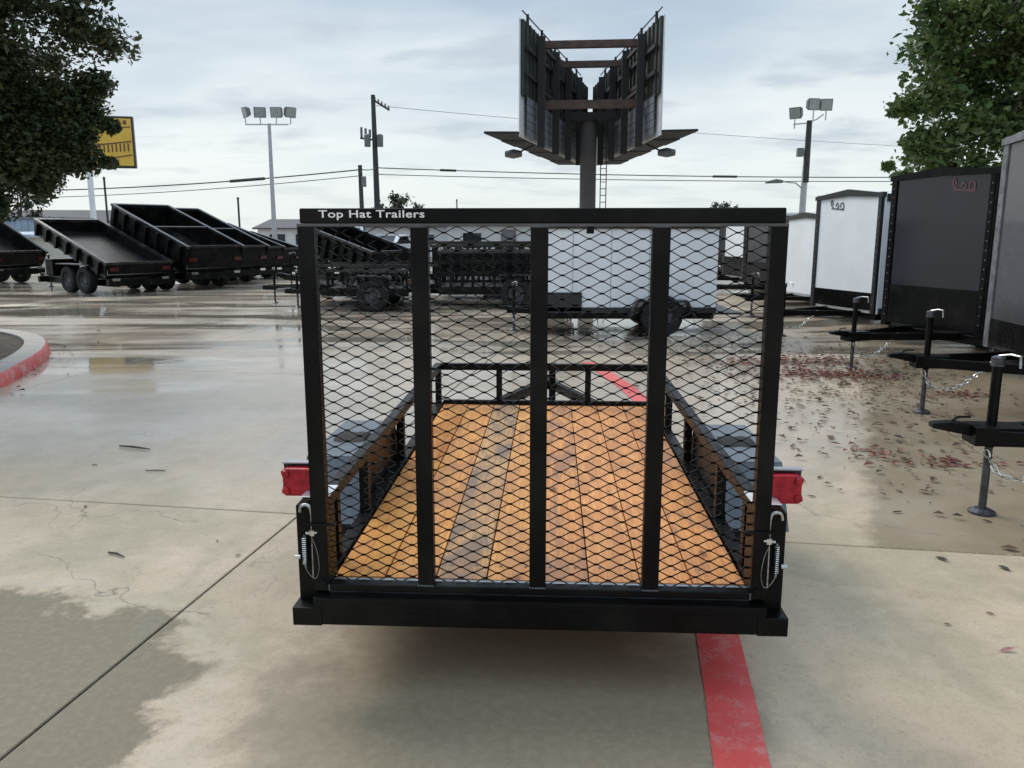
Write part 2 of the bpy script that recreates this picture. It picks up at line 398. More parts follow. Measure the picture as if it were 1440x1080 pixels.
# ------------------------------------------------------------------ mesh helpers
class MB:
    def __init__(s): s.v = []; s.f = []; s.mi = []
    def add(s, vs_, fs, mi=0):
        o = len(s.v); s.v += [tuple(p) for p in vs_]
        s.f += [tuple(i + o for i in f) for f in fs]; s.mi += [mi] * len(fs)
        return s
    def box(s, x0, x1, y0, y1, z0, z1, mi=0):
        return s.add([(x0, y0, z0), (x1, y0, z0), (x1, y1, z0), (x0, y1, z0), (x0, y0, z1), (x1, y0, z1), (x1, y1, z1), (x0, y1, z1)],
                     [(0, 3, 2, 1), (4, 5, 6, 7), (0, 1, 5, 4), (1, 2, 6, 5), (2, 3, 7, 6), (3, 0, 4, 7)], mi)
    def bar(s, p, q, w, h=None, up=(0, 0, 1), mi=0):
        h = w if h is None else h
        p, q = Vector(p), Vector(q); d = (q - p).normalized(); u = Vector(up)
        if abs(d.dot(u)) > .98: u = Vector((0, 1, 0))
        a = d.cross(u).normalized() * (w / 2); b = a.cross(d).normalized() * (h / 2)
        vs_ = [c + sx * a + sy * b for c in (p, q) for sx, sy in ((-1, -1), (1, -1), (1, 1), (-1, 1))]
        return s.add(vs_, [(0, 1, 2, 3), (7, 6, 5, 4), (0, 4, 5, 1), (1, 5, 6, 2), (2, 6, 7, 3), (3, 7, 4, 0)], mi)
    def tube(s, pts, r, n=8, mi=0, cap=True):
        pts = [Vector(p) for p in pts]; rs = r if isinstance(r, (list, tuple)) else [r] * len(pts)
        o = len(s.v); prev = None
        for i, p in enumerate(pts):
            d = (pts[min(i + 1, len(pts) - 1)] - pts[max(i - 1, 0)]).normalized()
            if prev is None:
                u = Vector((0, 0, 1)) if abs(d.z) < .9 else Vector((1, 0, 0))
                a = d.cross(u).normalized()
            else:
                a = (prev - d * prev.dot(d)).normalized()
            prev = a; b = d.cross(a)
            for k in range(n):
                t = 2 * math.pi * k / n
                s.v.append(tuple(p + rs[i] * (math.cos(t) * a + math.sin(t) * b)))
        for i in range(len(pts) - 1):
            for k in range(n):
                k2 = (k + 1) % n
                s.f.append((o + i * n + k, o + i * n + k2, o + (i + 1) * n + k2, o + (i + 1) * n + k)); s.mi.append(mi)
        if cap:
            s.f.append(tuple(o + k for k in reversed(range(n)))); s.mi.append(mi)
            e = o + (len(pts) - 1) * n
            s.f.append(tuple(e + k for k in range(n))); s.mi.append(mi)
        return s
    def lathe(s, prof, c, axis='X', n=24, mi=0):
        """closed profile of (radius, offset along axis) turned about the axis through c"""
        o = len(s.v); m_ = len(prof)
        for k in range(n):
            t = 2 * math.pi * k / n; cs, sn = math.cos(t), math.sin(t)
            for r_, a in prof:
                if axis == 'X': s.v.append((c[0] + a, c[1] + r_ * cs, c[2] + r_ * sn))
                elif axis == 'Y': s.v.append((c[0] + r_ * cs, c[1] + a, c[2] + r_ * sn))
                else: s.v.append((c[0] + r_ * cs, c[1] + r_ * sn, c[2] + a))
        for k in range(n):
            k2 = (k + 1) % n
            for i in range(m_):
                j = (i + 1) % m_
                s.f.append((o + k * m_ + i, o + k * m_ + j, o + k2 * m_ + j, o + k2 * m_ + i)); s.mi.append(mi)
        return s
    def prism(s, poly, axis, a0, a1, mi=0):
        """poly in the plane across axis, extruded a0..a1"""
        n = len(poly)
        def P(u, w, a): return {'X': (a, u, w), 'Y': (u, a, w), 'Z': (u, w, a)}[axis]
        vs_ = [P(u, w, a0) for u, w in poly] + [P(u, w, a1) for u, w in poly]
        fs = [tuple(range(n)), tuple(reversed(range(n, 2 * n)))] + [(i, i + n, (i + 1) % n + n, (i + 1) % n) for i in range(n)]
        return s.add(vs_, fs, mi)
    def xf(s, mat):
        s.v = [tuple(mat @ Vector(p)) for p in s.v]; return s
    def build(s, name, mats, parent=None, bevel=0, smooth=False, seg=2):
        me = bpy.data.meshes.new(name)
        me.from_pydata(s.v, [], s.f)
        mats = mats if isinstance(mats, (list, tuple)) else [mats]
        for m_ in mats: me.materials.append(m_)
        if len(mats) > 1: me.polygons.foreach_set('material_index', s.mi)
        bm = bmesh.new(); bm.from_mesh(me)
        bmesh.ops.recalc_face_normals(bm, faces=bm.faces)
        if bevel:
            es = [e for e in bm.edges if len(e.link_faces) == 2 and e.calc_face_angle(0) > .6]
            bmesh.ops.bevel(bm, geom=es, offset=bevel, segments=seg, affect='EDGES', profile=.6, clamp_overlap=True)
        bm.to_mesh(me); bm.free()
        if smooth:
            me.polygons.foreach_set('use_smooth', [True] * len(me.polygons))
            try: me.set_sharp_from_angle(angle=R(38))
            except Exception: pass
        o = bpy.data.objects.new(name, me)
        col.objects.link(o)
        if parent: o.parent = parent
        return o


def thing(name, label, cat, loc=(0, 0, 0), rz=0, group=None):
    o = bpy.data.objects.new(name, None); col.objects.link(o)
    o.empty_display_size = .2
    o.location = loc; o.rotation_euler = (0, 0, rz)
    return tag(o, label, cat, group)


def tag(o, label, cat, group=None, kind=None):
    o['label'] = label; o['category'] = cat
    if group: o['group'] = group
    if kind: o['kind'] = kind
    return o


def struct(o, label=None, kind='structure'):
    o['kind'] = kind
    if label: o['label'] = label
    return o


def copy_tree(o, parent=None):
    c = o.copy(); col.objects.link(c)
    if parent: c.parent = parent
    for ch in [x for x in bpy.data.objects if x.parent == o]: copy_tree(ch, c)
    return c


def text_mesh(body, name, mat, size, sx, parent, M4, bold=.0, extrude=.001):
    cu = bpy.data.curves.new(name + '_curve', 'FONT')
    cu.body = body; cu.size = size; cu.offset = bold; cu.extrude = extrude; cu.space_character = 1.06
    tmp = bpy.data.objects.new('tmp', cu); col.objects.link(tmp)
    dg = bpy.context.evaluated_depsgraph_get()
    me = bpy.data.meshes.new_from_object(tmp.evaluated_get(dg))
    bpy.data.objects.remove(tmp); bpy.data.curves.remove(cu)
    me.transform(M4 @ Matrix.Diagonal((sx, 1, 1, 1)))
    me.materials.clear(); me.materials.append(mat)
    o = bpy.data.objects.new(name, me); col.objects.link(o)
    if parent: o.parent = parent
    return o


# ================================================================== SETTING
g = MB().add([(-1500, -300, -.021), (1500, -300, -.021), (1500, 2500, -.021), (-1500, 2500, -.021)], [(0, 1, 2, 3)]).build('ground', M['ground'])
struct(g)
# concrete slabs of the lot, poured in a grid turned about nine degrees
lot = bpy.data.objects.new('parking_lot', None); col.objects.link(lot); struct(lot)
lot.location = (-1.262, 4.585, 0); lot.rotation_euler = (0, 0, R(-9.2))
jf = MB().add([(-32, -9, -.0125), (36, -9, -.0125), (36, 46, -.0125), (-32, 46, -.0125)], [(0, 1, 2, 3)]).build('joint_bed', M['joint'], lot)
SX, SY, GAP = 4.55, 4.55, .011
slab = None
for i in range(-6, 7):
    for j in range(-2, 9):
        if slab is None:
            m_ = MB().box(GAP / 2, SX - GAP / 2, GAP / 2, SY - GAP / 2, -.012, 0)
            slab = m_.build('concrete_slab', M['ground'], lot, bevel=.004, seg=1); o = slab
        else:
            o = slab.copy(); col.objects.link(o); o.parent = lot
        o.location = (i * SX, j * SY, rng.uniform(-.0006, .0006))


def catmull(pts, k=8):
    out = []
    P = [Vector(p) for p in pts]; P = [2 * P[0] - P[1]] + P + [2 * P[-1] - P[-2]]
    for i in range(1, len(P) - 2):
        for t in range(k):
            u = t / k
            out.append(.5 * ((2 * P[i]) + (P[i + 1] - P[i - 1]) * u + (2 * P[i - 1] - 5 * P[i] + 4 * P[i + 1] - P[i + 2]) * u * u + (3 * P[i] - P[i - 1] - 3 * P[i + 1] + P[i + 2]) * u ** 3))
    out.append(P[-2]); return out


# red painted line, bending under the trailer
cl = catmull([(.42, .4, 0), (.72, 2.26, 0), (.862, 3.15, 0), (1.12, 5.2, 0), (1.27, 7.2, 0), (1.26, 8.3, 0), (1.08, 9.71, 0), (.98, 10.3, 0)], 10)
mb = MB(); hw = .088
vs_, fs = [], []
for i, p in enumerate(cl):
    d = (cl[min(i + 1, len(cl) - 1)] - cl[max(i - 1, 0)]).normalized(); s_ = Vector((d.y, -d.x, 0))
    wob = .006 * mnoise.noise(p * 3)
    vs_ += [tuple(p - s_ * (hw + wob) + Vector((0, 0, .005))), tuple(p + s_ * (hw - wob) + Vector((0, 0, .005)))]
fs = [(2 * i, 2 * i + 1, 2 * i + 3, 2 * i + 2) for i in range(len(cl) - 1)]
struct(mb.add(vs_, fs).build('painted_line', M['red_line']))

# kerbed planting island, left
isl = catmull([(-9.9, 13.3, 0), (-8.13, 12.78, 0), (-7.3, 12.25, 0), (-6.62, 11.45, 0), (-6.10, 10.45, 0), (-5.68, 9.22, 0), (-5.5, 8.4, 0), (-5.75, 7.3, 0), (-6.6, 6.4, 0), (-8.2, 5.9, 0), (-10.5, 6.2, 0), (-12.2, 8.0, 0), (-12.2, 11.5, 0)], 8)
isl = isl[:-1] + catmull([(-12.2, 11.5, 0), (-11.4, 13.0, 0), (-9.9, 13.3, 0)], 6)[:-1]
n = len(isl); ks = []
prof = [(0, 0), (-.015, .12), (-.045, .15), (-.30, .155), (-.31, .02)]
vs_, fs, mi = [], [], []
for i, p in enumerate(isl):
    d = (isl[(i + 1) % n] - isl[i - 1]).normalized(); out = Vector((-d.y, d.x, 0))
    for a, z in prof: vs_.append(tuple(p + out * a + Vector((0, 0, z))))
kb = MB(); L5 = len(prof)
for i in range(n):
    j = (i + 1) % n
    for k in range(L5 - 1):
        kb.mi.append(0 if k < 2 else 1); fs.append((i * L5 + k, j * L5 + k, j * L5 + k + 1, i * L5 + k + 1))
kb.v = vs_; kb.f = fs
kerb = struct(kb.build('kerb', [M['red_kerb'], M['kerb']], smooth=True))
# soil mound
cx = sum(p.x for p in isl) / n; cy = sum(p.y for p in isl) / n
so = MB(); rings = 9; vs_ = []; fs = []
for r_ in range(rings):
    f = 1 - r_ / (rings - 1) * .97
    for i, p in enumerate(isl):
        d = (isl[(i + 1) % n] - isl[i - 1]).normalized(); q = p + Vector((-d.y, d.x, 0)) * -.305
        x, y = cx + (q.x - cx) * f, cy + (q.y - cy) * f
        vs_.append((x, y, .115 + .10 * (1 - f) + (.03 * mnoise.noise(Vector((x * 3, y * 3, 0))) if r_ else 0)))
for r_ in range(rings - 1):
    for i in range(n):
        j = (i + 1) % n; fs.append((r_ * n + i, r_ * n + j, (r_ + 1) * n + j, (r_ + 1) * n + i))
struct(so.add(vs_, fs).build('planting_soil', M['soil'], smooth=True))

# ================================================================== TREES
def leaves_mesh(name, mat, centers, radii, per, size, parent, flat=.75, tilt=1.0, seed=1):
    rs = np.random.RandomState(seed)
    C = np.repeat(np.array(centers), per, 0); Rr = np.repeat(np.array(radii), per)
    N = len(C)
    d = rs.normal(size=(N, 3)); d /= np.linalg.norm(d, axis=1)[:, None]
    rad = np.minimum(np.abs(rs.normal(size=N)) * .60, 1.12)
    P = C + d * (Rr * rad)[:, None] * np.array([1, 1, flat])
    a = rs.normal(size=(N, 3)); a[:, 2] *= .6; a /= np.linalg.norm(a, axis=1)[:, None]
    nn = rs.normal(size=(N, 3)) * tilt; nn[:, 2] += .8
    b = np.cross(nn, a); b /= (np.linalg.norm(b, axis=1)[:, None] + 1e-9)
    c = np.cross(a, b)
    s = size * np.clip(rs.lognormal(-.05, .38, N), .4, 2.0)[:, None]
    V = np.empty((N, 4, 3))
    V[:, 0] = P - a * s * .5
    V[:, 1] = P + b * s * .27 + c * s * .07
    V[:, 2] = P + a * s * .5
    V[:, 3] = P - b * s * .27 + c * s * .07
    me = bpy.data.meshes.new(name)
    me.vertices.add(N * 4); me.loops.add(N * 4); me.polygons.add(N)
    me.vertices.foreach_set('co', V.ravel())
    me.loops.foreach_set('vertex_index', np.arange(N * 4))
    me.polygons.foreach_set('loop_start', np.arange(N) * 4)
    try: me.polygons.foreach_set('loop_total', np.full(N, 4))
    except Exception: pass
    me.update(calc_edges=True)
    at = me.attributes.new('tone', 'FLOAT', 'POINT')
    at.data.foreach_set('value', np.repeat(rs.uniform(0, 1, N), 4).astype(np.float32))
    me.materials.append(mat)
    o = bpy.data.objects.new(name, me); col.objects.link(o)
    if parent: o.parent = parent
    return o


def tree(name, label, base, trunk_h, trunk_r, clumps, leafsize, per, mat, seed, group=None, nlimb=9):
    t = thing(name, label, 'tree', base, 0, group)
    rs = random.Random(seed)
    mb = MB()
    top = Vector((rs.uniform(-.2, .2), rs.uniform(-.2, .2), trunk_h))
    mid = top * .5 + Vector((rs.uniform(-.12, .12), rs.uniform(-.12, .12), 0))
    mb.tube([(0, 0, -.05), (0, 0, .15), mid, top], [trunk_r * 1.45, trunk_r * 1.1, trunk_r * .9, trunk_r * .75], 10)
    trunk = mb.build('trunk', M['bark'], t, smooth=True)
    loc = [(Vector(c) - Vector(base), r) for c, r in clumps]
    order = sorted(range(len(loc)), key=lambda i: -loc[i][1])[:nlimb]
    main = []
    for i in order:
        c, r = loc[i]
        k1 = top + (c - top) * .4 + Vector((rs.uniform(-.2, .2), rs.uniform(-.2, .2), rs.uniform(.0, .35)))
        m2 = MB().tube([top - Vector((0, 0, .2)), k1, c], [trunk_r * .5, trunk_r * .24, trunk_r * .06], 7)
        m2.build('limb', M['bark'], t, smooth=True); main.append((k1, c))
    tw = MB()
    for c, r in loc:
        k1, e = min(main, key=lambda m_: min((m_[0] - c).length, (m_[1] - c).length))
        st = k1 if (k1 - c).length < (e - c).length else e
        if (st - c).length < 1.5: tw.tube([st, (st + c) / 2 + Vector((rs.uniform(-.1, .1), rs.uniform(-.1, .1), rs.uniform(-.05, .15))), c], [trunk_r * .09, trunk_r * .06, .006], 5, cap=False)
        for _ in range(6):
            dv = Vector((rs.gauss(0, 1), rs.gauss(0, 1), rs.gauss(0, .6))).normalized() * r * .9
            tw.tube([c, c + dv], [.006, .002], 4, cap=False)
    b_ = tw.build('branch', M['bark'], t); b_['kind'] = 'stuff'
    cr = leaves_mesh('crown', mat, [tuple(c) for c, r in loc], [r for c, r in loc], per, leafsize, t, seed=seed)
    cr['kind'] = 'stuff'
    return t


def cloud_clumps(c, rad, n, rmin, rmax, seed, keep=None):
    rs = random.Random(seed); out = []
    while len(out) < n:
        v = Vector((rs.gauss(0, 1), rs.gauss(0, 1), rs.gauss(0, 1))).normalized() * rs.uniform(.35, 1) ** .6
        p = (c[0] + v.x * rad[0], c[1] + v.y * rad[1], c[2] + v.z * rad[2])
        if keep and not keep(*p): continue
        out.append((p, rs.uniform(rmin, rmax)))
    return out


# left live oak: crown overhangs the frame; lower right edge is ragged, with a notch
oak = cloud_clumps((-9.3, 10.6, 4.7), (3.7, 3.4, 3.0), 150, .40, .75, 3, lambda x, y, z: z > 2.25)
oak += [((-5.55, 10.9, 4.35), .50), ((-5.2, 11.0, 4.05), .38), ((-5.75, 10.6, 4.7), .5), ((-5.45, 11.1, 4.75), .3),
        ((-6.0, 10.9, 3.35), .36), ((-5.55, 11.0, 3.2), .30), ((-5.85, 11.0, 3.3), .4), ((-5.9, 11.0, 2.95), .4), ((-6.1, 10.9, 2.6), .4), ((-5.6, 11.1, 3.5), .3), ((-5.35, 11.0, 3.55), .2), ((-6.15, 11.0, 3.0), .4), ((-5.75, 11.1, 2.95), .25), ((-5.3, 11.1, 3.02), .12),
        ((-6.3, 10.8, 2.75), .42), ((-5.95, 10.9, 2.62), .28), ((-6.6, 10.8, 2.4), .45), ((-6.25, 11.0, 2.28), .28),
        ((-6.35, 10.9, 3.05), .5), ((-6.7, 10.7, 2.75), .55), ((-7.1, 10.6, 2.6), .6), ((-6.6, 10.9, 3.6), .6), ((-7.0, 10.8, 3.2), .7), ((-7.6, 10.6, 3.0), .8), ((-7.8, 10.6, 3.8), .9), ((-7.0, 10.6, 4.2), .8), ((-6.5, 10.6, 4.6), .7), ((-7.1, 10.7, 2.15), .42), ((-6.75, 10.8, 1.98), .28), ((-7.6, 10.5, 2.1), .5), ((-5.32, 11.0, 2.55), .10), ((-6.5, 10.9, 3.9), .5)]
_r = random.Random(77)
for _ in range(34):
    oak.append(((_r.uniform(-8.0, -5.95), _r.uniform(10.3, 11.4), _r.uniform(2.35, 3.6)), _r.uniform(.35, .6)))
for _ in range(26):
    oak.append(((_r.uniform(-8.4, -5.75), _r.uniform(9.8, 11.4), _r.uniform(3.9, 6.2)), _r.uniform(.4, .65)))
for _ in range(16):
    oak.append(((_r.uniform(-6.25, -5.62), _r.uniform(10.8, 11.2), _r.uniform(2.55, 3.4)), _r.uniform(.26, .38)))
tree('live_oak_tree', 'large dark live oak on the red kerbed island at the left edge', (-9.3, 9.9, .15), 2.3, .26, oak, .072, 1150, M['leaf_oak'], 5)

gr = cloud_clumps((10.6, 15.2, 5.6), (3.7, 2.6, 3.3), 150, .42, .72, 8, lambda x, y, z: z > 2.6 and not (x < 8 and z > 6.6))
gr += [((6.75, 14.2, 3.72), .34), ((6.45, 14.1, 3.68), .2), ((7.1, 14.2, 4.0), .5), ((7.0, 14.2, 4.7), .5), ((6.85, 14.2, 5.3), .35), ((7.3, 14.3, 5.9), .5),
       ((7.0, 14.2, 3.0), .38), ((7.4, 14.3, 2.75), .36), ((6.75, 14.1, 3.15), .2), ((6.55, 14.0, 2.55), .14), ((6.85, 14.1, 2.45), .14), ((7.9, 14.2, 2.8), .4), ((8.4, 14.2, 3.2), .5), ((7.7, 14.2, 3.4), .5), ((6.3, 14, 2.72), .07)]
for _ in range(40):
    gr.append(((_r.uniform(7.2, 9.8), _r.uniform(14.0, 15.6), _r.uniform(2.9, 6.4)), _r.uniform(.4, .65)))
tree('shade_tree', 'green leafy tree rising behind the black and grey enclosed trailers at right', (10.9, 16.6, 0), 2.6, .2, gr, .12, 480, M['leaf_green'], 9)

tree('far_tree', 'small round tree behind the utility pole beyond the lettered gate', (-8.9, 62, 0), 1.6, .2, cloud_clumps((-8.6, 62, 3.2), (1.9, 1.4, 1.3), 22, .4, .7, 4), .26, 90, M['leaf_far'], 2)
tree('far_tree', 'low far treetop showing over the right part of the gate bar', (19.5, 75, 0), 1.6, .2, cloud_clumps((19.5, 75, 3.1), (1.7, 1.2, 1.3), 18, .4, .6, 6), .28, 90, M['leaf_far'], 3)
tree('far_tree', 'mid green tree behind the blue metal shed at far left', (-24.0, 40, 0), 1.5, .2, cloud_clumps((-24.3, 40, 3.6), (2.6, 1.5, 1.5), 40, .4, .7, 12), .2, 110, M['leaf_far'], 13)


# ================================================================== BACKGROUND BUILDINGS
def house(name, label, cat, loc, rz, w, d, h, rise, wall, roof, windows=(), group=None, door=None, over=.3):
    t = thing(name, label, cat, loc, rz, group)
    wb = MB(); wb.prism([(-d / 2, 0), (d / 2, 0), (d / 2, h), (0, h + rise), (-d / 2, h)], 'X', -w / 2, w / 2)
    wb.build('wall', wall, t)
    rf = MB()
    for s_ in (-1, 1):
        e = rise / (d / 2) * over
        pts = [(s_ * (d / 2 + over), h - e), (0, h + rise), (0, h + rise + .12), (s_ * (d / 2 + over), h - e + .12)]
        rf.prism(pts, 'X', -w / 2 - over, w / 2 + over)
    rf.build('roof', roof, t)
    for x, z, ww, hh in windows:
        fr = MB().box(x - ww / 2 - .06, x + ww / 2 + .06, -d / 2 - .05, -d / 2 - .003, z - .06, z + hh + .06).build('window', M['wall_white'], t)
        MB().box(x - ww / 2, x + ww / 2, -d / 2 - .065, -d / 2 - .052, z, z + hh).build('pane', M['glass'], fr)
    if door:
        x, ww, hh = door
        MB().box(x - ww / 2, x + ww / 2, -d / 2 - .04, -d / 2 - .003, .02, hh).build('door', M['trim_alu'], t)
    return t


house('gabled_house', 'house with dark gabled roof behind the first tilted dump trailer', 'house', (-28.6, 50, 0), R(10), 9, 7, 2.1, .75, M['wall_cream'], M['roof_dark'], [(-2, .9, 1.1, .9), (2, .9, 1.1, .9)], door=(0, .9, 1.95))
gb = MB(); gb.prism([(-1.3, 2.05), (1.3, 2.05), (0, 2.75)], 'Y', -.15, .15)
house('cream_outbuilding', 'cream walled outbuilding behind the tilted dump bed at far left', 'building', (-24.4, 37, 0), R(6), 7, 3, 1.45, .1, M['wall_cream'], M['wall_blue'], [(2.6, .6, .5, .5)])
bs = thing('metal_shed', 'tall blue grey corrugated metal shed behind the cream outbuilding', 'shed', (-25.0, 41, 0), R(6))
MB().box(-3.4, 3.2, -1.5, 1.5, 0, 2.25).build('wall', M['wall_blue'], bs)
rb = MB()
for k in range(22): rb.box(-3.35 + k * .3, -3.28 + k * .3, -1.54, -1.502, .05, 2.2)
rb = rb.build('wall_rib', M['wall_blue'], bs); rb['kind'] = 'stuff'
MB().box(-3.6, 3.4, -1.7, 1.7, 2.26, 2.36).build('roof', M['trim_alu'], bs)
house('white_warehouse', 'long low white building with dark roof beyond the trailers', 'building', (-6.2, 58, 0), R(1), 15, 8, 2.0, .55, M['wall_white'], M['roof_dark'], [(-6, .7, 1.2, .8), (-3.2, .7, 1.2, .8), (.4, .7, 1.2, .8)], door=(3.2, 2.4, 1.7))
house('grey_warehouse', 'low grey roofed building left of the lettered gate behind the dump trailers', 'building', (-14.6, 66, 0), R(-2), 9, 8, 1.9, .65, M['wall_white'], M['roof_dark'], [(-3, .7, 1.2, .8), (-1, .7, 1.2, .8)])
house('white_annex', 'small white flat building beyond the tall sided black trailers', 'building', (-1.4, 52, 0), R(0), 5, 5, 2.1, .25, M['wall_white'], M['roof_dark'], [(-1, .7, 1.1, .9)], door=(1.2, .9, 1.8))


def car(name, label, cat, loc, rz, kind, mat, group=None):
    t = thing(name, label, cat, loc, rz, group)
    L, Wd = 4.7, 1.8
    if kind == 'van':
        pr = [(-2.35, .35), (2.3, .35), (2.35, .8), (2.2, 1.05), (1.55, 1.2), (.95, 1.95), (.7, 2.02), (-2.3, 2.02), (-2.35, 1.9)]
        side = [(.15, 1.22), (1.35, 1.22), (.88, 1.82), (.15, 1.82)]
    else:
        pr = [(-2.35, .35), (2.3, .35), (2.35, .72), (2.2, .92), (1.15, 1.02), (.45, 1.5), (-.9, 1.52), (-1.75, 1.08), (-2.3, .98)]
        side = [(-1.45, 1.05), (.95, 1.05), (.4, 1.43), (-.85, 1.45)]
    b_ = MB().prism(pr, 'Y', -Wd / 2, Wd / 2).build('body', mat, t, bevel=.07, smooth=True)
    for s_ in (-1, 1):
        MB().prism(side, 'Y', s_ * (Wd / 2 - .01), s_ * (Wd / 2 + .006)).build('side_window', M['glass'], t)
        MB().box(2.28, 2.37, s_ * .62 - .18, s_ * .62 + .18, .66, .80).build('headlight', M['lamp_glass'], t, bevel=.02)
        for x in (-1.45, 1.45):
            wh = wheel(t, (x, s_ * .82, .33), .33, .2, 'Y', 18)
    if kind == 'van':
        MB().prism([(1.50, 1.245), (1.0, 1.87), (1.02, 1.885), (1.52, 1.26)], 'Y', -.72, .72).build('windscreen', M['glass'], t)
    else:
        MB().prism([(1.1, 1.055), (.5, 1.475), (.52, 1.49), (1.12, 1.07)], 'Y', -.7, .7).build('windscreen', M['glass'], t)
    MB().box(2.33, 2.42, -.85, .85, .38, .55).build('bumper', M['trim_dark'], t, bevel=.02)
    return t


_wheel_cache = {}
def wheel(parent, c, r, w, axis='X', n=20):
    key = (round(r, 3), round(w, 3), axis, n)
    if key not in _wheel_cache:
        h = w / 2
        ty = MB().lathe([(r * .58, -h * .8), (r * .62, -h), (r * .9, -h), (r * .985, -h * .75), (r, -h * .35), (r * .985, 0), (r, h * .35), (r * .985, h * .75), (r * .9, h), (r * .62, h), (r * .58, h * .8)], (0, 0, 0), axis, n)
        rm = MB().lathe([(.0, -h * .35), (r * .25, -h * .5), (r * .3, -h * .25), (r * .5, -h * .3), (r * .585, -h * .75), (r * .585, h * .75), (r * .5, h * .3), (r * .3, h * .25), (r * .25, h * .5), (.0, h * .35)], (0, 0, 0), axis, n)
        a = ty.build('tyre', M['rubber'], None, smooth=True); b_ = rm.build('rim', M['rim'], None, smooth=True)
        _wheel_cache[key] = (a.data, b_.data)
        bpy.data.objects.remove(a); bpy.data.objects.remove(b_)
    dt, dr = _wheel_cache[key]
    ty = bpy.data.objects.new('wheel', dt); col.objects.link(ty); ty.parent = parent; ty.location = c
    rm = bpy.data.objects.new('rim', dr); col.objects.link(rm); rm.parent = ty
    return ty


car('parked_van', 'white van parked beyond the trailers seen through the left gate panel', 'van', (-9.2, 45, 0), R(-70), 'van', M['car_white'])
car('parked_car', 'white car parked right of the white van beyond the mesh', 'car', (-6.6, 43, 0), R(-100), 'car', M['car_white'])


# ================================================================== POLES, WIRES, SIGN
def floodlight(parent, c, rz, tiltx, w=.62, h=.55):
    mt = Matrix.Translation(c) @ Matrix.Rotation(rz, 4, 'Z') @ Matrix.Rotation(tiltx, 4, 'X')
    b_ = MB().prism([(-.02, -h / 2), (-.02, h / 2), (.2, h * .3), (.2, -h * .3)], 'X', -w / 2, w / 2).xf(mt).build('floodlight', M['lamp_dark'], parent, bevel=.015)
    MB().box(-w / 2 + .04, w / 2 - .04, -.035, -.021, -h / 2 + .04, h / 2 - .04).xf(mt).build('glass', M['lamp_glass'], b_)
    return b_


lp = thing('light_pole', 'pale steel light pole with four floodlights on a crossbar', 'light pole', (-13.0, 45, 0))
MB().tube([(0, 0, 0), (.0, 0, 4), (.02, 0, 7.35)], [.15, .11, .085], 10).build('pole', M['galv'], lp, smooth=True)
MB().bar((-1.25, 0, 7.3), (1.05, 0, 7.3), .06).build('crossbar', M['galv'], lp)
for x, rz, tl in ((-1.25, R(-50), R(12)), (-.45, R(12), R(14)), (.42, R(0), R(10)), (1.2, R(42), R(14))):
    MB().tube([(x * .97, 0, 7.3), (x, 0, 7.66)], .03, 6).build('bracket', M['galv'], lp)
    floodlight(lp, (x, 0, 7.92), rz, tl)

lp2 = thing('light_pole', 'dark pole with three floodlights and a street lamp arm above the white trailers', 'light pole', (12.3, 35, 0))
MB().tube([(0, 0, 0), (0, 0, 3.2), (.05, 0, 6.15)], [.15, .13, .10], 10).build('pole', M['galv'], lp2, smooth=True)
MB().tube([(.04, -.03, 3.7), (.05, -.03, 6.2)], [.135, .11], 10).build('pole_sleeve', M['polewood'], lp2, smooth=True)
MB().tube([(-.6, 0, 6.05), (-.05, 0, 6.1), (.35, 0, 6.25), (.62, 0, 6.45)], .03, 6).build('crossbar', M['galv'], lp2)
for x, z, rz, tl in ((-.55, 6.5, R(-40), R(16)), (.2, 6.85, R(8), R(6)), (.72, 6.83, R(-4), R(6))):
    MB().tube([(x, 0, z - .62), (x, 0, z - .2)], .025, 6).build('bracket', M['galv'], lp2)
    floodlight(lp2, (x, 0, z), rz, tl, .5, .48)
MB().box(-.38, -.13, -.14, .1, 4.75, 5.1).build('junction_box', M['lamp_dark'], lp2, bevel=.02)
ar = MB().tube([(0, 0, 3.4), (-.35, 0, 3.68), (-.95, 0, 3.74)], .03, 6).build('lamp_arm', M['galv'], lp2, smooth=True)
MB().prism([(-1.62, 3.66), (-.92, 3.68), (-.92, 3.80), (-1.2, 3.84), (-1.6, 3.75)], 'Y', -.13, .13).build('lamp_head', M['lamp_dark'], ar, bevel=.03)

up_ = thing('utility_pole', 'tall dark timber utility pole with transformer rack and crossarm', 'utility pole', (-9.75, 60, 0))
MB().tube([(0, 0, 0), (-.05, 0, 6), (-.1, 0, 11.2)], [.24, .20, .15], 10).build('pole', M['polewood'], up_, smooth=True)
ca = MB().bar((-.15, 0, 10.9), (1.0, .3, 10.2), .12).build('crossarm', M['polewood'], up_)
for k in range(5):
    f = .15 + k * .2
    MB().lathe([(.0, 0), (.07, 0), (.05, .12), (.07, .2), (0, .24)], (-.15 + 1.15 * f, .3 * f, 10.95 - .7 * f), 'Z', 8).build('insulator', M['lamp_dark'], up_)
tr = MB().bar((-1.1, 0, 8.25), (.45, 0, 8.05), .12).build('transformer_rack', M['polewood'], up_)
for k in range(4):
    MB().tube([(-1.0 + k * .3, 0, 8.3), (-1.0 + k * .3, 0, 9.0 - .08 * k)], .09, 8).build('fuse_cutout', M['lamp_dark'], up_)
for x in (-.55, .35):
    MB().lathe([(0, -.42), (.22, -.42), (.24, .36), (.12, .45), (0, .45)], (x, -.25, 8.05), 'Z', 12).build('transformer', M['lamp_dark'], up_, smooth=True)

